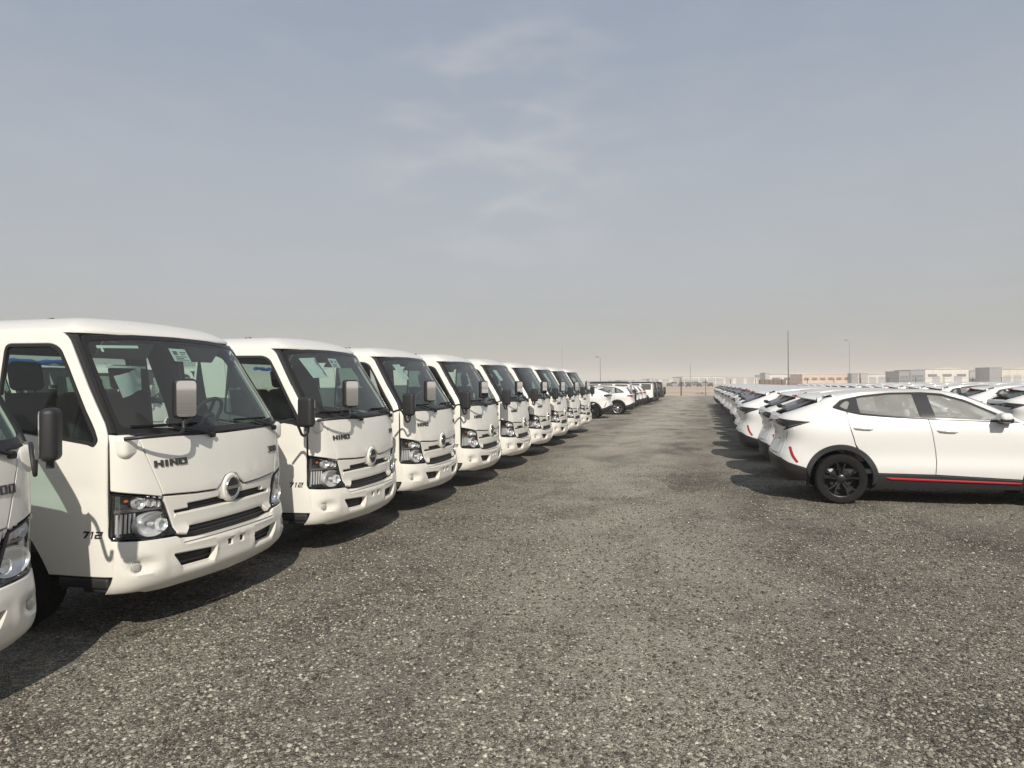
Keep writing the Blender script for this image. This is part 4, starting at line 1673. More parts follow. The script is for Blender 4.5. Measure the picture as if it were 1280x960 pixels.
# ================================================================== BOXY OFF-ROADER
def build_boxy():
    root = empty('parked_offroader')
    plan = [(0, 0), (.0, .40), (.012, .64), (.045, .745), (.13, .795), (.4, .815), (1.2, .82), (2.4, .82), (3.3, .815), (3.7, .795), (3.86, .70), (3.90, .40), (3.90, 0)]
    pr = Lut([(.2, .05), (.5, .0), (1.0, .015), (1.6, .06), (1.75, .08)])
    wd = Lut([(.2, .96), (.45, 1.0), (.95, 1.0), (1.05, .985), (1.35, .955), (1.62, .915), (1.75, .88)])
    pf = Lut([(.2, .06), (.6, .0), (.95, .03), (1.1, .10)])
    B = Body(plan, pr, wd, pf, 3.90)
    RW, FW, WR = .72, 3.12, .345
    paint = ['offroad_paint', 'interior_dark']
    for sd_ in (1, -1):
        P = lambda pts: B.poly(pts, sd_)
        ws = [[(.17, 1.10), (.17, 1.52), (.86, 1.54), (.90, 1.10)], [(1.02, 1.10), (1.00, 1.54), (1.66, 1.55), (1.70, 1.10)], [(1.82, 1.10), (1.78, 1.55), (2.40, 1.54), (2.66, 1.10)]]
        hl = [P(rpoly(w, .05)) for w in ws]
        q = [(.06, .55), (.08, 1.60), (2.45, 1.61), (2.80, 1.06), (3.80, 1.00), (3.86, .60), (3.70, .50)] + arc((FW, WR), .45, 20, 160) + [(2.68, .40), (1.16, .40)] + arc((RW, WR), .45, 10, 160)
        mb = MB()
        mb.panel(P(q), B.map, t=.03, step=.09, holes=hl, bev=.008, back=1)
        bs = mb.build('body_side', paint, root)
        for h in hl:
            mb = MB()
            mb.panel(h, B.map, t=0, step=.15, bev=0, off=-.015, rim=False)
            mb.build('window', 'dark_glass', bs)
        for cx in (RW, FW):
            mb = MB()
            mb.panel(P(arc((cx, WR), .48, 5, 175, 12) + arc((cx, WR), .40, 180, 0, 12)), B.map, t=.08, step=.1, bev=.006, off=.05)
            mb.build('wheel_arch', 'black_plastic', root)
        mb = MB()
        mb.rbox((2.62, -sd_ * 1.0, 1.14), (.10, .20, .17), .04, k=2)
        mb.build('door_mirror', 'black_plastic', root)
        mb = MB()
        mb.panel(P([(1.15, .41), (2.68, .41), (2.66, .30), (1.17, .30)]), B.map, t=.05, step=.15, bev=.005, off=.01)
        mb.build('sill', 'black_plastic', root)
        mb = MB()
        mb.rbox((.03, -sd_ * .66, .52), (.06, .24, .10), .015, k=2)
        mb.build('tail_lamp', 'lamp_red', root)
        for x in (RW, FW):
            wheel_parts(root, x, -sd_ * .70, WR, sd_, .21, 'split')
    mb = MB()
    ub = B.u(.055, 1.0)
    mb.panel([(-ub, .56), (ub, .56), (ub, 1.60), (-ub, 1.60)], B.map, t=.03, step=.1, holes=[rpoly([(-.58, 1.12), (.58, 1.12), (.55, 1.50), (-.55, 1.50)], .05)], bev=.006, back=1)
    tg = mb.build('tailgate', paint, root)
    mb = MB()
    mb.panel(rpoly([(-.58, 1.12), (.58, 1.12), (.55, 1.50), (-.55, 1.50)], .05), B.map, t=0, step=.2, bev=0, off=-.012, rim=False)
    mb.build('rear_screen', 'dark_glass', tg)
    M = Matrix.Translation((-.12, .04, .90)) @ Matrix.Rotation(R(-90), 4, 'Y')
    mb = MB()
    mb.lathe([(0, .115), (.22, .115), (.30, .10), (.34, .07), (.35, .0), (.34, -.09), (.0, -.10)], 32, M)
    mb.build('spare_wheel', 'black_plastic', root)
    for bx_ in (.02, 3.88):
        mb = MB()
        mb.rbox((bx_, 0, .46), (.20, 1.60, .22), .05, k=3)
        mb.build('bumper', 'black_plastic', root)
    # roof: black, with a small gutter
    rows = []
    for x in np.linspace(.06, 2.50, 14):
        e = min(1, (x - .06) / .12, (2.50 - x) / .25)
        rows.append([(x, k * .765, 1.60 + (.09 * max(0, e) ** .5) * (1 - abs(k) ** 6) + .02 * (1 - k * k)) for k in np.linspace(-1, 1, 17)])
    mb = MB()
    mb.strip(list(reversed(rows)))
    for y in (-.76, .76):
        mb.box((1.27, y, 1.60), (2.42, .03, .03))
    mb.build('roof', 'gloss_black', root)
    mb = MB()
    rows = [[(x, k * w_, z) for k in np.linspace(-1, 1, 9)] for x, z, w_ in ((2.44, 1.60, .72), (2.82, 1.05, .78))]
    mb.strip(list(reversed(rows)))
    mb.build('windscreen', 'dark_glass', root)
    mb = MB()
    rows = [[(x, k * .79, z + .03 * (1 - k ** 4)) for k in np.linspace(-1, 1, 11)] for x, z in ((2.80, 1.05), (3.4, 1.02), (3.82, .99), (3.88, .93))]
    mb.strip(list(reversed(rows)))
    mb.build('bonnet', 'offroad_paint', root)
    mb = MB()
    for sd_ in (1, -1):
        mb.panel([(sd_ * B.s[-1], .55), (sd_ * B.s[-1], .95), (sd_ * B.u(3.84, .95), .95), (sd_ * B.u(3.84, .55), .55)], B.map, t=.02, step=.1, bev=0)
    mb.build('grille', 'black_plastic', root)
    mb = MB()
    mb.box((1.95, 0, .42), (3.4, 1.1, .2))
    mb.build('underbody', 'chassis', root)
    for x, y in ((1.75, .36), (1.75, -.36), (.8, .36), (.8, -.36)):
        mb = MB()
        mb.rbox((x, y, 1.0), (.2, .45, .7), .06, k=2)
        mb.build('seat', 'seat_dark', root)
    return root


mat('offroad_paint', (0.8, 0.79, 0.76), 0.25, coat=0.6, build=objcol)

# ================================================================== PARKED CARS
ORD = ['nearest', 'second', 'third', 'fourth', 'fifth', 'sixth', 'seventh', 'eighth', 'ninth', 'tenth', 'eleventh', 'twelfth', 'thirteenth', 'fourteenth', 'fifteenth', 'sixteenth', 'seventeenth', 'eighteenth', 'nineteenth', 'twentieth', 'twenty-first', 'twenty-second']
G_ROW1 = 'white crossovers in the first row on the right'
G_ROW2 = 'white crossovers in the second row on the right'
coupe = build_crossover('coupe')
coupe_far = merged(coupe, 'far_crossover')
row1 = [(.93, 12.21), (.95, 14.84), (.69, 17.78), (.76, 20.45), (1.02, 22.7), (.95, 24.75), (.92, 27.5), (1.0, 30.2), (.97, 32.7), (.93, 35.2), (1.0, 38.0), (.92, 40.8),
        (1.0, 43.4), (.96, 46.0), (1.02, 48.6), (.95, 51.3), (.9, 54.0), (.98, 56.8), (.92, 59.6)]
FULL = 9
for i, (x, y) in enumerate(row1):
    if i == 0:
        o = coupe
    elif i < FULL:
        o = copy_tree(coupe)
    else:
        o = bpy.data.objects.new('parked_crossover', coupe_far)
        COL.objects.link(o)
    o.location = (x, y, 0)
    o.rotation_euler = (0, 0, R(random.uniform(-.5, .5)) if i else 0)
    lab = ('nearest white crossover on the right, its whole side with red sill strip showing' if i == 0 else
           'white crossover at the far end of the first row on the right' if i == len(row1) - 1 else
           f'{ORD[i]} white crossover from the near end of the first row on the right')
    tag(o, lab, 'car', G_ROW1)
row2 = [17.9, 20.65, 23.45, 27.0, 29.9, 32.6, 35.3, 38.0, 40.7, 43.4, 46.1, 48.8, 51.5, 54.2, 56.9, 59.6, 62.3]
for i, y in enumerate(row2):
    if i < 4:
        o = copy_tree(coupe)
    else:
        o = bpy.data.objects.new('parked_crossover', coupe_far)
        COL.objects.link(o)
    o.location = (6.75 + random.uniform(-.08, .08), y, 0)
    o.rotation_euler = (0, 0, R(random.uniform(-.6, .6)))
    tag(o, f'{ORD[i]} white crossover from the near end of the second row on the right', 'car', G_ROW2)
for r_ in range(3, 9):
    x = .93 + 5.9 * (r_ - 1)
    y = max(36, (x - 1) / .37)
    while y < 66 + 4 * (r_ - 3):
        o = bpy.data.objects.new('parked_crossover', coupe_far)
        COL.objects.link(o)
        o.location = (x + random.uniform(-.15, .15), y, 0)
        o.rotation_euler = (0, 0, R(random.uniform(-.6, .6)))
        tag(o, 'white crossover in the packed rows at the back, only its roof showing between others', 'car', 'white crossovers in the far rows on the right')
        y += random.uniform(2.55, 2.85)

# left side beyond the trucks: tails towards the aisle
o = copy_tree(coupe)
o.location, o.rotation_euler = (-4.02, 37.2, 0), (0, 0, R(180))
tag(o, 'white crossover with black wheels parked just beyond the last truck', 'car', 'cars parked on the left beyond the trucks')
family = build_crossover('family')
fam_pos = [(-3.32, 42.1), (-3.75, 48.6), (-3.72, 51.0), (-3.68, 53.8), (-3.64, 56.6), (-3.3, 69.5), (-3.2, 76.0)]
fam_lab = ['white crossover with silver wheels and a red tail lamp, second past the trucks',
           'white crossover with red lamps right behind the first black-roofed off-roader',
           'second white crossover behind the first black-roofed off-roader', 'third white crossover behind the first black-roofed off-roader',
           'white crossover just before the second black-roofed off-roader', 'white crossover after the dark off-roaders near the far fence',
           'white crossover last on the left before the far fence']
for i, (x, y) in enumerate(fam_pos):
    o = family if i == 0 else copy_tree(family)
    o.location, o.rotation_euler = (x, y, 0), (0, 0, R(180 + random.uniform(-.6, .6)))
    tag(o, fam_lab[i], 'car', 'cars parked on the left beyond the trucks')
boxy = build_boxy()
box_pos = [(-3.85, 45.2, (.8, .79, .76)), (-3.45, 60.4, (.8, .79, .76)), (-3.4, 64.4, (.02, .02, .022)), (-3.3, 72.6, (.03, .03, .035))]
box_lab = ['white boxy off-roader with black roof and black spare wheel on its tail', 'second white boxy off-roader with a black roof, farther down the left row',
           'black boxy off-roader with a spare wheel on its tail near the far end', 'dark boxy off-roader, farthest one on the left']
for i, (x, y, c) in enumerate(box_pos):
    o = boxy if i == 0 else copy_tree(boxy)
    o.location, o.rotation_euler = (x, y, 0), (0, 0, R(180))
    o.scale = (1.06, 1.06, 1.06)
    for q in [o] + list(o.children_recursive):
        q.color = (*c, 1)
    tag(o, box_lab[i], 'off-roader', 'boxy off-roaders parked on the left')

# ================================================================== GROUND


def gravel_b(t, b):
    geo = N(t, 'ShaderNodeNewGeometry')
    P = geo.outputs['Position']
    v1 = N(t, 'ShaderNodeTexVoronoi', Scale=62.0, Randomness=1.0)
    v2 = N(t, 'ShaderNodeTexVoronoi', Scale=105.0, Randomness=1.0)
    for v in (v1, v2):
        t.links.new(P, v.inputs['Vector'])
    s1, s2 = N(t, 'ShaderNodeSeparateColor'), N(t, 'ShaderNodeSeparateColor')
    t.links.new(v1.outputs['Color'], s1.inputs[0])
    t.links.new(v2.outputs['Color'], s2.inputs[0])
    r1 = ramp(t, s1.outputs[0], [(.0, (0.040, 0.036, 0.029)), (.3, (0.105, 0.095, 0.076)), (.6, (0.215, 0.195, 0.155)), (.85, (0.360, 0.326, 0.259)), (1, (0.580, 0.525, 0.418))])
    r2 = ramp(t, s2.outputs[0], [(.0, (0.045, 0.041, 0.032)), (.45, (0.165, 0.149, 0.119)), (.8, (0.320, 0.290, 0.230)), (1, (0.540, 0.489, 0.389))])
    n1 = N(t, 'ShaderNodeTexNoise', Scale=9.0, Detail=4.0)
    t.links.new(P, n1.inputs['Vector'])
    k = ramp(t, n1.outputs['Fac'], [(.42, (0, 0, 0)), (.58, (1, 1, 1))])
    stone = mixc(t, k.outputs['Color'], r1.outputs['Color'], r2.outputs['Color'])
    # dusty, more compact patches and wheel tracks drawn out along the aisle
    mp = N(t, 'ShaderNodeMapping')
    mp.inputs['Scale'].default_value = (.55, .16, 1)
    t.links.new(P, mp.inputs['Vector'])
    n2 = N(t, 'ShaderNodeTexNoise', Scale=1.0, Detail=6.0, Roughness=.62)
    t.links.new(mp.outputs[0], n2.inputs['Vector'])
    n3 = N(t, 'ShaderNodeTexNoise', Scale=.9, Detail=5.0, Roughness=.6)
    t.links.new(P, n3.inputs['Vector'])
    ad = N(t, 'ShaderNodeMath', _operation='ADD')
    t.links.new(n2.outputs['Fac'], ad.inputs[0])
    t.links.new(n3.outputs['Fac'], ad.inputs[1])
    sx = N(t, 'ShaderNodeSeparateXYZ')
    t.links.new(P, sx.inputs[0])
    # distance from the two wheel tracks at x = -2.2 and x = -0.4
    mn = N(t, 'ShaderNodeMath', _operation='MINIMUM')              # the lane swings across the aisle
    mn.inputs[1].default_value = 14.0
    t.links.new(sx.outputs['Y'], mn.inputs[0])
    sl_ = N(t, 'ShaderNodeMath', _operation='MULTIPLY_ADD')
    sl_.inputs[1].default_value = .15
    sl_.inputs[2].default_value = -.35
    t.links.new(mn.outputs[0], sl_.inputs[0])
    ab = N(t, 'ShaderNodeMath', _operation='ADD')
    t.links.new(sx.outputs['X'], ab.inputs[0])
    t.links.new(sl_.outputs[0], ab.inputs[1])
    a2 = N(t, 'ShaderNodeMath', _operation='ABSOLUTE')
    t.links.new(ab.outputs[0], a2.inputs[0])
    mr = N(t, 'ShaderNodeMapRange', _interpolation_type='SMOOTHSTEP')
    mr.inputs['From Min'].default_value = 2.0
    mr.inputs['From Max'].default_value = .3
    mr.inputs['To Max'].default_value = .30
    t.links.new(a2.outputs[0], mr.inputs['Value'])
    a3 = N(t, 'ShaderNodeMath', _operation='ADD')
    t.links.new(ad.outputs[0], a3.inputs[0])
    t.links.new(mr.outputs[0], a3.inputs[1])
    m4 = N(t, 'ShaderNodeMapRange')
    m4.inputs['From Min'].default_value = .88
    m4.inputs['From Max'].default_value = 1.28
    m4.inputs['To Max'].default_value = .66
    t.links.new(a3.outputs[0], m4.inputs['Value'])
    far = N(t, 'ShaderNodeMapRange')                 # grazing view hides shaded gaps: that brightness painted in, growing with distance
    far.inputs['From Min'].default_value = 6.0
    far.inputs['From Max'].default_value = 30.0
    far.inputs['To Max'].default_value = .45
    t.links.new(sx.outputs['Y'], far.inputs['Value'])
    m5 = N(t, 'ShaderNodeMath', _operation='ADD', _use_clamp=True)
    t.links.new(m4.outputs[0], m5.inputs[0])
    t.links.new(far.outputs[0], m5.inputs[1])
    n5 = N(t, 'ShaderNodeTexNoise', Scale=5.5, Detail=6.0, Roughness=.7)
    t.links.new(P, n5.inputs['Vector'])
    k5 = ramp(t, n5.outputs['Fac'], [(.32, (.50, .49, .48)), (.50, (.92, .92, .92)), (.68, (1.12, 1.12, 1.10))])
    stone = mixc(t, 1.0, stone, k5.outputs['Color'], 'MULTIPLY')
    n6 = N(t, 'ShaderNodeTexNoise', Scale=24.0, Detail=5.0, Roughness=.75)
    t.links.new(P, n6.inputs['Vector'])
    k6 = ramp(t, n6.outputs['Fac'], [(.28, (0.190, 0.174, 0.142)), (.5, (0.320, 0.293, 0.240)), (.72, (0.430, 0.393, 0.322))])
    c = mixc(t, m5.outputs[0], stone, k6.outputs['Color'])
    n7 = N(t, 'ShaderNodeTexNoise', Scale=.75, Detail=6.0, Roughness=.65, Distortion=.4)
    mp7 = N(t, 'ShaderNodeMapping')
    mp7.inputs['Scale'].default_value = (1.0, .55, 1)
    t.links.new(P, mp7.inputs['Vector'])
    t.links.new(mp7.outputs[0], n7.inputs['Vector'])
    k7 = ramp(t, n7.outputs['Fac'], [(.34, (.72, .72, .73)), (.50, (1.24, 1.24, 1.26)), (.66, (1.46, 1.46, 1.47))])
    c = mixc(t, 1.0, c, k7.outputs['Color'], 'MULTIPLY')
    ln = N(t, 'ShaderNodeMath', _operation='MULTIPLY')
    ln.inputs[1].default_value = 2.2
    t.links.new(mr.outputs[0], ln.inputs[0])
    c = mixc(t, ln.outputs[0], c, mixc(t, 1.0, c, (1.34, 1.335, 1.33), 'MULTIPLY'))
    t.links.new(c, b.inputs['Base Color'])
    b.inputs['Roughness'].default_value = .95
    bp = N(t, 'ShaderNodeBump', Strength=1.0, Distance=.018)
    hs = N(t, 'ShaderNodeMath', _operation='ADD')
    t.links.new(v1.outputs['Distance'], hs.inputs[0])
    t.links.new(v2.outputs['Distance'], hs.inputs[1])
    t.links.new(hs.outputs[0], bp.inputs['Height'])
    bp.invert = True
    t.links.new(bp.outputs[0], b.inputs['Normal'])


def sand_b(t, b):
    geo = N(t, 'ShaderNodeNewGeometry')
    n = N(t, 'ShaderNodeTexNoise', Scale=.06, Detail=8.0, Roughness=.6)
    t.links.new(geo.outputs['Position'], n.inputs['Vector'])
    r = ramp(t, n.outputs['Fac'], [(.3, (.44, .36, .265)), (.55, (.54, .45, .345)), (.75, (.60, .52, .41))])
    t.links.new(r.outputs[0], b.inputs['Base Color'])


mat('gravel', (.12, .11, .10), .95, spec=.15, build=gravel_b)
mat('sand', (.45, .36, .26), .95, spec=.1, build=sand_b)
mb = MB()
S_ = 2600
mb.add([(-S_, -S_, -.05), (S_, -S_, -.05), (S_, S_, -.05), (-S_, S_, -.05)], [(0, 1, 2, 3)])
tag(mb.build('sand_ground', 'sand', smooth=0), kind='structure')
# the lot: gently uneven near the camera
gx = np.concatenate([np.linspace(-400, -100, 4), np.linspace(-90, -12, 14), np.linspace(-11, 9, 81), np.linspace(12, 130, 16), np.linspace(180, 400, 4)])
gy = np.concatenate([np.linspace(-400, -50, 4), np.linspace(-40, -2, 8), np.linspace(-1, 30, 125), np.linspace(33, 102, 24)])


def ground_z(x, y):
    e = max(0.0, min(1.0, (34 - y) / 10)) * max(0.0, min(1.0, (11 - abs(x + 1)) / 2))
    return .010 * e * (math.sin(x * 1.3 + .7 * y) * math.sin(y * .9 - x * .4) + .6 * math.sin(2.9 * x + 1.1) * math.sin(2.3 * y))


mb = MB()
V = [(x, y, ground_z(x, y)) for y in gy for x in gx]
nx = len(gx)
Fq = [(j * nx + i, j * nx + i + 1, (j + 1) * nx + i + 1, (j + 1) * nx + i) for j in range(len(gy) - 1) for i in range(nx - 1)]
mb.add(V, Fq)
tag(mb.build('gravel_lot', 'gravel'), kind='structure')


def stones(n, rmin, rmax, dmin, dmax, power, name, label):
    """loose stones: one mesh of small irregular lumps, denser in the picture's near ground"""
    ico = np.array([(.25, .12, 1), (-.3, -.1, .92), (.95, .05, .1), (.35, .9, .05), (-.75, .62, .1), (-.85, -.5, .05), (.15, -.95, .1)])
    fc = [(0, 2, 3), (0, 3, 4), (0, 4, 1), (1, 4, 5), (1, 5, 6), (0, 1, 6), (0, 6, 2)]
    nv = len(ico)
    d = dmin * (dmax / dmin) ** (rng.random(n) ** power)
    a = -YAW + (rng.random(n) - .5) * R(76)
    x, y = d * np.sin(a), d * np.cos(a)
    # clusters: keep more stones where the noise is high
    keep = (np.sin(x * 2.1 + 1.3 * np.sin(y * 1.1)) * np.sin(y * 1.7 + x) + rng.random(n) * 3.0) > .35
    keep &= ~((x < -3.7) & (y > 1.2))
    x, y, d = x[keep], y[keep], d[keep]
    m = len(x)
    r = rmin + (rmax - rmin) * rng.random(m) ** 3.0
    th = rng.random(m) * 6.283
    v = ico[None] * (1 + .38 * (rng.random((m, nv, 1)) - .5) * 2)
    v = v * (r[:, None, None] * (np.array([1, 1, .62]) + .5 * (rng.random((m, 1, 3)) - .5)))
    cs, sn = np.cos(th)[:, None], np.sin(th)[:, None]
    px, py = v[..., 0] * cs - v[..., 1] * sn, v[..., 0] * sn + v[..., 1] * cs
    gz = np.array([ground_z(p, q) for p, q in zip(x, y)])
    P = np.stack([px + x[:, None], py + y[:, None], v[..., 2] + (gz + r * .22)[:, None]], -1).reshape(-1, 3)
    Ft = (np.array(fc)[None] + (np.arange(m) * nv)[:, None, None]).reshape(-1, 3)
    me = bpy.data.meshes.new(name)
    me.vertices.add(len(P))
    me.vertices.foreach_set('co', P.astype(np.float32).ravel())
    me.loops.add(Ft.size)
    me.loops.foreach_set('vertex_index', Ft.astype(np.int32).ravel())
    me.polygons.add(len(Ft))
    me.polygons.foreach_set('loop_start', np.arange(0, Ft.size, 3, dtype=np.int32))
    me.update(calc_edges=True)
    at = me.attributes.new('tint', 'FLOAT', 'POINT')
    at.data.foreach_set('value', np.repeat(rng.random(m), nv).astype(np.float32))
    me.materials.append(MATS['stone'])
    o = bpy.data.objects.new(name, me)
    COL.objects.link(o)
    tag(o, kind='stuff', label=label)


def stone_b(t, b):
    a = N(t, 'ShaderNodeAttribute', _attribute_name='tint')
    r = ramp(t, a.outputs['Fac'], [(0, (0.048, 0.045, 0.035)), (.3, (0.123, 0.113, 0.092)), (.6, (0.225, 0.206, 0.167)), (.88, (0.355, 0.325, 0.264)), (.98, (0.494, 0.452, 0.368)), (1, (0.616, 0.589, 0.480))])
    t.links.new(r.outputs[0], b.inputs['Base Color'])


mat('stone', (.15, .14, .13), .9, spec=.2, build=stone_b)
stones(290000, .003, .0142, 2.3, 16.0, 1.0, 'gravel', 'loose grey and tan gravel scattered over the lot')

# ================================================================== FAR FENCE, POLES, BUILDINGS


def at_px(u, depth):
    """point on the ground seen in column u of the photograph at a given depth"""
    lat = (u - 640) / F_PX * depth
    c, s = math.cos(YAW), math.sin(YAW)
    return (lat * c - depth * s, lat * s + depth * c)


mat('fence_steel', (.045, .043, .04), .6)
fence = empty('boundary_fence', (0, 101.6, 0))
for i in range(-18, 34):
    mb = MB()
    thick = .075 if i in (-1,) else .035
    mb.tube([(-2.3 + 3.1 * (i + 1), 0, -.02), (-2.3 + 3.1 * (i + 1), 0, 1.75 if i == -1 else 2.1)], thick, 8)
    mb.build('post', 'fence_steel', fence)
for z in (.35, .9, 1.45, 1.98):
    mb = MB()
    mb.tube([(-55, .04, z), (103, .04, z)], .008, 5)
    mb.build('wire', 'fence_steel', fence)
tag(fence, 'thin wire fence on dark steel posts along the far edge of the lot', 'fence')

mb = MB()
hm = []
for j in range(9):
    for i in range(17):
        a, b = i / 16 * 2 - 1, j / 8 * 2 - 1
        hm.append((a * 1.1, b * .5, .24 * max(0, 1 - a * a) ** 1.3 * max(0, 1 - b * b) * (1 + .3 * math.sin(9 * a + 3 * b)) - .02))
mb.add(hm, [(j * 17 + i, j * 17 + i + 1, (j + 1) * 17 + i + 1, (j + 1) * 17 + i) for j in range(8) for i in range(16)])
x, y = at_px(876, 112)
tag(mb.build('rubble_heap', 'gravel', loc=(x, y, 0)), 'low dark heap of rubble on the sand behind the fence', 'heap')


def pole(u, depth, vtop, head, label, r=.09):
    x, y = at_px(u, depth)
    vh = 480 - ROLL * (u - 640)
    h = EYE + (vh - vtop) * depth / F_PX
    o = empty('light_pole', (x, y, 0), -.2)
    mb = MB()
    mb.tube([(0, 0, 0), (0, 0, h * .5), (0, 0, h)], [r * 1.5, r * 1.1, r * .75], 8)
    mb.build('mast', 'pole', o)
    if head:
        mb = MB()
        mb.tube([(0, 0, h - .1), (-.5, 0, h + .25), (-1.1, 0, h + .3)], .06, 6)
        mb.rbox((-1.4, 0, h + .32), (1.1, .5, .3), .1, k=2)
        mb.build('lamp_head', 'pole', o)
    tag(o, label, 'light pole', 'light poles on the horizon')


pole(750.5, 300, 447, True, 'light pole with a dark lamp head above the white crossovers on the left', .09)
pole(985.5, 240, 413, False, 'tall thin dark mast over the first row on the right', .13)
pole(1062, 330, 426, True, 'faint light pole with a small lamp head, over the orange building', .06)
pole(863, 330, 453, False, 'short thin pole above the sand beyond the end of the aisle', .08)
pole(703, 380, 432, False, 'faint pole above the farthest trucks', .05)


def wallmat(name, c, rib=1.2):
    def f(t, b):
        tc = N(t, 'ShaderNodeTexCoord')
        w = N(t, 'ShaderNodeTexNoise', Scale=.35, Detail=4.0)
        t.links.new(tc.outputs['Object'], w.inputs['Vector'])
        r = ramp(t, w.outputs['Fac'], [(.3, tuple(q * .86 for q in c)), (.7, c)])
        t.links.new(r.outputs[0], b.inputs['Base Color'])
    mat(name, c, .8, build=f)


wallmat('wall_cream', (.66, .61, .52))
wallmat('wall_white', (.70, .67, .61))
wallmat('wall_orange', (.64, .49, .38))
wallmat('wall_grey', (.27, .275, .29))
wallmat('wall_pale_grey', (.40, .40, .40))
wallmat('wall_brown', (.17, .11, .08))
mat('far_window', (.14, .15, .16), .3)
mat('roof_sheet', (.55, .52, .46), .6)


def building(u0, u1, vtop, depth, wall, label, roof='gable', windows=0, doors=0, bands=0, name='warehouse', cat='warehouse', d=26):
    uc = (u0 + u1) / 2
    vh = 480 - ROLL * (uc - 640)
    h = EYE + (vh - vtop) * depth / F_PX
    w = (u1 - u0) * depth / F_PX
    x, y = at_px(uc, depth)
    o = empty(name, (x, y, 0), YAW)
    rise = .10 * h if roof == 'gable' else 0
    eave = h - rise
    mb = MB()
    mb.box((0, d / 2, eave / 2), (w, d, eave))
    wl = mb.build('wall', wall, o, smooth=0)
    mb = MB()
    if roof == 'gable':
        nb = max(1, int(w // 32))
        for k in range(nb):
            a, b_ = -w / 2 + w * k / nb, -w / 2 + w * (k + 1) / nb
            mb.prism([(a - .2, eave + .02), (b_ + .2, eave + .02), ((a + b_) / 2, h + .02)], -d - .4, .4, Matrix.Rotation(R(90), 4, 'X'))
    else:
        mb.box((0, d / 2, h + .15), (w + .4, d + .4, .35))
    mb.build('roof', 'roof_sheet' if roof == 'gable' else wall, o, smooth=0)
    # sheeting ribs, doors, windows, as pieces proud of the wall
    n = int(min(40, w // 4))
    mb = MB()
    for k in range(1, n):
        mb.box((-w / 2 + w * k / n, -.06, eave / 2), (.18, .12, eave - .1))
    if n > 1:
        mb.build('wall_ribs', wall, wl, smooth=0)['kind'] = 'stuff'
    for k in range(doors):
        mb = MB()
        mb.box((-w / 2 + w * (k + .5) / doors, -.11, 2.1), (4.0, .14, 4.2))
        mb.build('door', 'wall_pale_grey', o, smooth=0)
    for k in range(windows):
        mb = MB()
        mb.box((-w / 2 + w * (k + .5) / windows, -.13, eave * .58), (w / windows * .62, .12, 1.3))
        mb.build('window', 'far_window', o, smooth=0)
    for k in range(bands):
        mb = MB()
        mb.box((0, -.14, eave * (.30 + .28 * k)), (w * .8, .1, 1.0))
        mb.build('window', 'far_window', o, smooth=0)
    tag(o, label, cat, 'buildings along the horizon')


building(776, 812, 474.3, 430, 'wall_cream', 'long low cream shed just right of the black-roofed off-roaders')
building(812, 853, 472.5, 425, 'wall_cream', 'cream shed above the left end of the sand strip', doors=3)
building(853, 905, 469.5, 420, 'wall_white', 'tallest cream warehouse above the end of the aisle', doors=5)
building(905, 958, 471.0, 430, 'wall_cream', 'cream warehouse above the far end of the first right-hand row', doors=4)
building(956.5, 962, 466.5, 405, 'wall_pale_grey', 'narrow grey tower block left of the tall mast', roof='flat', name='office_block', cat='building', d=8)
building(962, 1023, 466.3, 420, 'wall_white', 'white warehouse behind the tall thin mast', doors=3, windows=4)
building(1003, 1074, 468.0, 400, 'wall_orange', 'pale orange building right of the tall mast', roof='flat', windows=7, name='office_block', cat='building', d=18)
building(1064.5, 1072.5, 467.2, 396, 'wall_grey', 'small dark grey block at the right end of the orange building', roof='flat', name='office_block', cat='building', d=5)
building(1076, 1085, 467.0, 400, 'wall_pale_grey', 'pale grey cube between the orange building and a long white shed', roof='flat', name='office_block', cat='building', d=9)
building(1085, 1120, 466.8, 430, 'wall_white', 'long white shed left of the grey office blocks', doors=3)
building(1124, 1137, 464.6, 380, 'wall_grey', 'left dark grey office block beside the large white warehouse', roof='flat', bands=2, name='office_block', cat='building', d=14)
building(1138, 1156, 463.0, 384, 'wall_grey', 'right dark grey office block against the large white warehouse', roof='flat', bands=2, name='office_block', cat='building', d=16)
building(1156.5, 1211, 459.4, 400, 'wall_white', 'large white warehouse with a dark window strip right of the grey blocks', windows=3, doors=2)
building(1212, 1224, 464.5, 410, 'wall_pale_grey', 'grey annexe at the right end of the large white warehouse', roof='flat', bands=1, name='office_block', cat='building', d=10)
building(1226, 1237, 463.5, 415, 'wall_white', 'small white building left of the dark grey facade', roof='flat', windows=2, name='office_block', cat='building', d=10)
building(1237, 1252, 459.8, 390, 'wall_grey', 'dark grey cube facade at the left end of the rightmost warehouse', roof='flat', name='office_block', cat='building', d=12)
building(1252.5, 1330, 459.6, 398, 'wall_cream', 'cream warehouse running out of the picture on the right', doors=6)

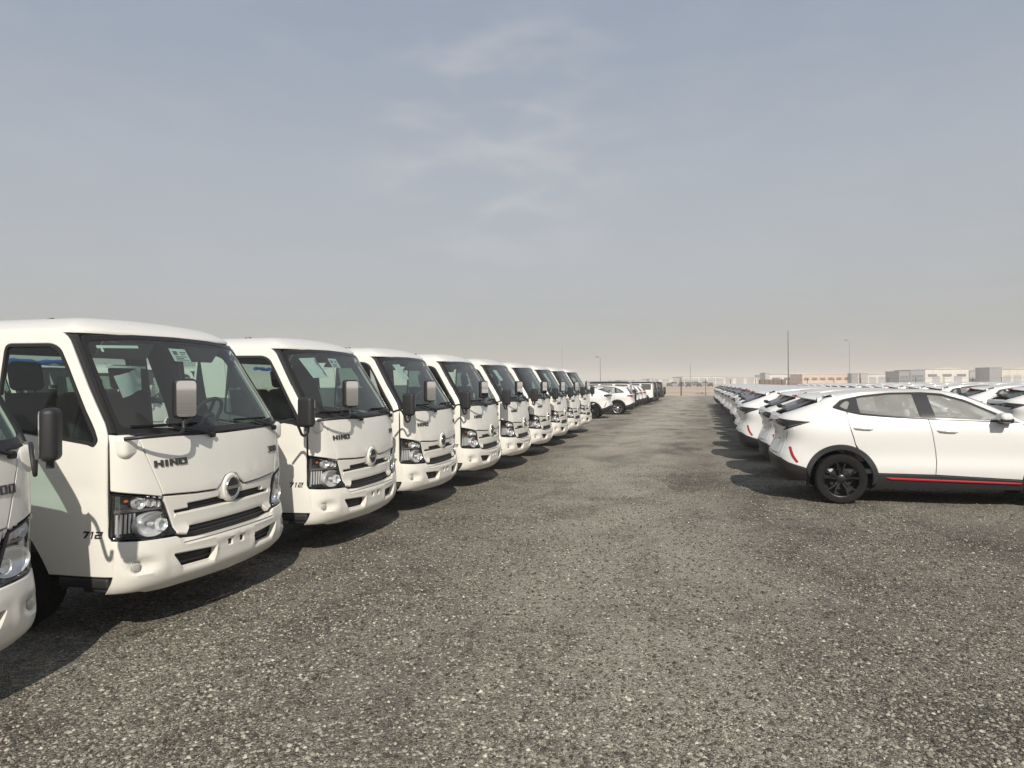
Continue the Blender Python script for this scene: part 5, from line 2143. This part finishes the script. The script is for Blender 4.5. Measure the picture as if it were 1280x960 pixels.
# brown containers and parked lorries in front of the buildings
for i in range(6):
    x, y = at_px(952 + 5.4 * i, 300)
    o = empty('shipping_container', (x, y, 0), YAW)
    mb = MB()
    mb.box((0, 0, 1.35), (1.5, 2.4, 2.6))
    wl = mb.build('shell', 'wall_brown', o, smooth=0)
    mb = MB()
    for k in range(5):
        mb.box((-.6 + .3 * k, -1.22, 1.35), (.08, .06, 2.4))
    mb.build('corrugation', 'wall_brown', wl, smooth=0)['kind'] = 'stuff'
    tag(o, 'brown shipping container in the line left of the tall mast', 'container', 'brown containers by the tall mast')
van_mesh = merged(boxy, 'far_van')
for m_i, m_ in enumerate(van_mesh.materials):
    if m_.name == 'offroad_paint':
        van_mesh.materials[m_i] = MATS['varied_paint']
lorry_mesh = merged(truck, 'far_lorry')
for m_i, m_ in enumerate(lorry_mesh.materials):
    if m_.name in ('truck_paint', 'truck_plastic_white'):
        lorry_mesh.materials[m_i] = MATS['varied_paint']
cols = [(.10, .13, .12), (.05, .05, .05), (.35, .36, .36), (.16, .18, .17), (.06, .07, .08), (.45, .45, .43), (.12, .10, .08), (.2, .22, .22)]
for i in range(13):
    x, y = at_px(836 + 4.3 * i + 1.5 * math.sin(i * 2.7), 330 + 40 * math.sin(i * 1.9))
    o = bpy.data.objects.new('far_lorry', lorry_mesh if i % 3 else van_mesh)
    COL.objects.link(o)
    o.location, o.rotation_euler = (x, y, 0), (0, 0, R(-90 + 8 * math.sin(i)))
    o.color = (*cols[i % len(cols)], 1)
    o.name = 'parked_lorry' if i % 3 else 'parked_van'
    tag(o, ('dark lorry' if i % 3 else 'dark van') + ' in the distant line of vehicles across the sand', 'lorry' if i % 3 else 'van', 'vehicles across the sand')

# ================================================================== DUSTY AIR
hz = bpy.data.materials.new('dusty_air')
hz.use_nodes = True
t = hz.node_tree
t.nodes.clear()
o_ = t.nodes.new('ShaderNodeOutputMaterial')
pv = t.nodes.new('ShaderNodeVolumePrincipled')
pv.inputs['Color'].default_value = (.93, .91, .88, 1)
pv.inputs['Density'].default_value = .0008
pv.inputs['Anisotropy'].default_value = 0.0
t.links.new(pv.outputs[0], o_.inputs['Volume'])
MATS['dusty_air'] = hz
mb = MB()
mb.box((0, 0, 14), (5400, 5400, 30))
hzo = mb.build('haze', 'dusty_air', smooth=0)
tag(hzo, kind='stuff', label='thin dusty haze over the whole lot')
SC.cycles.volume_bounces = 1
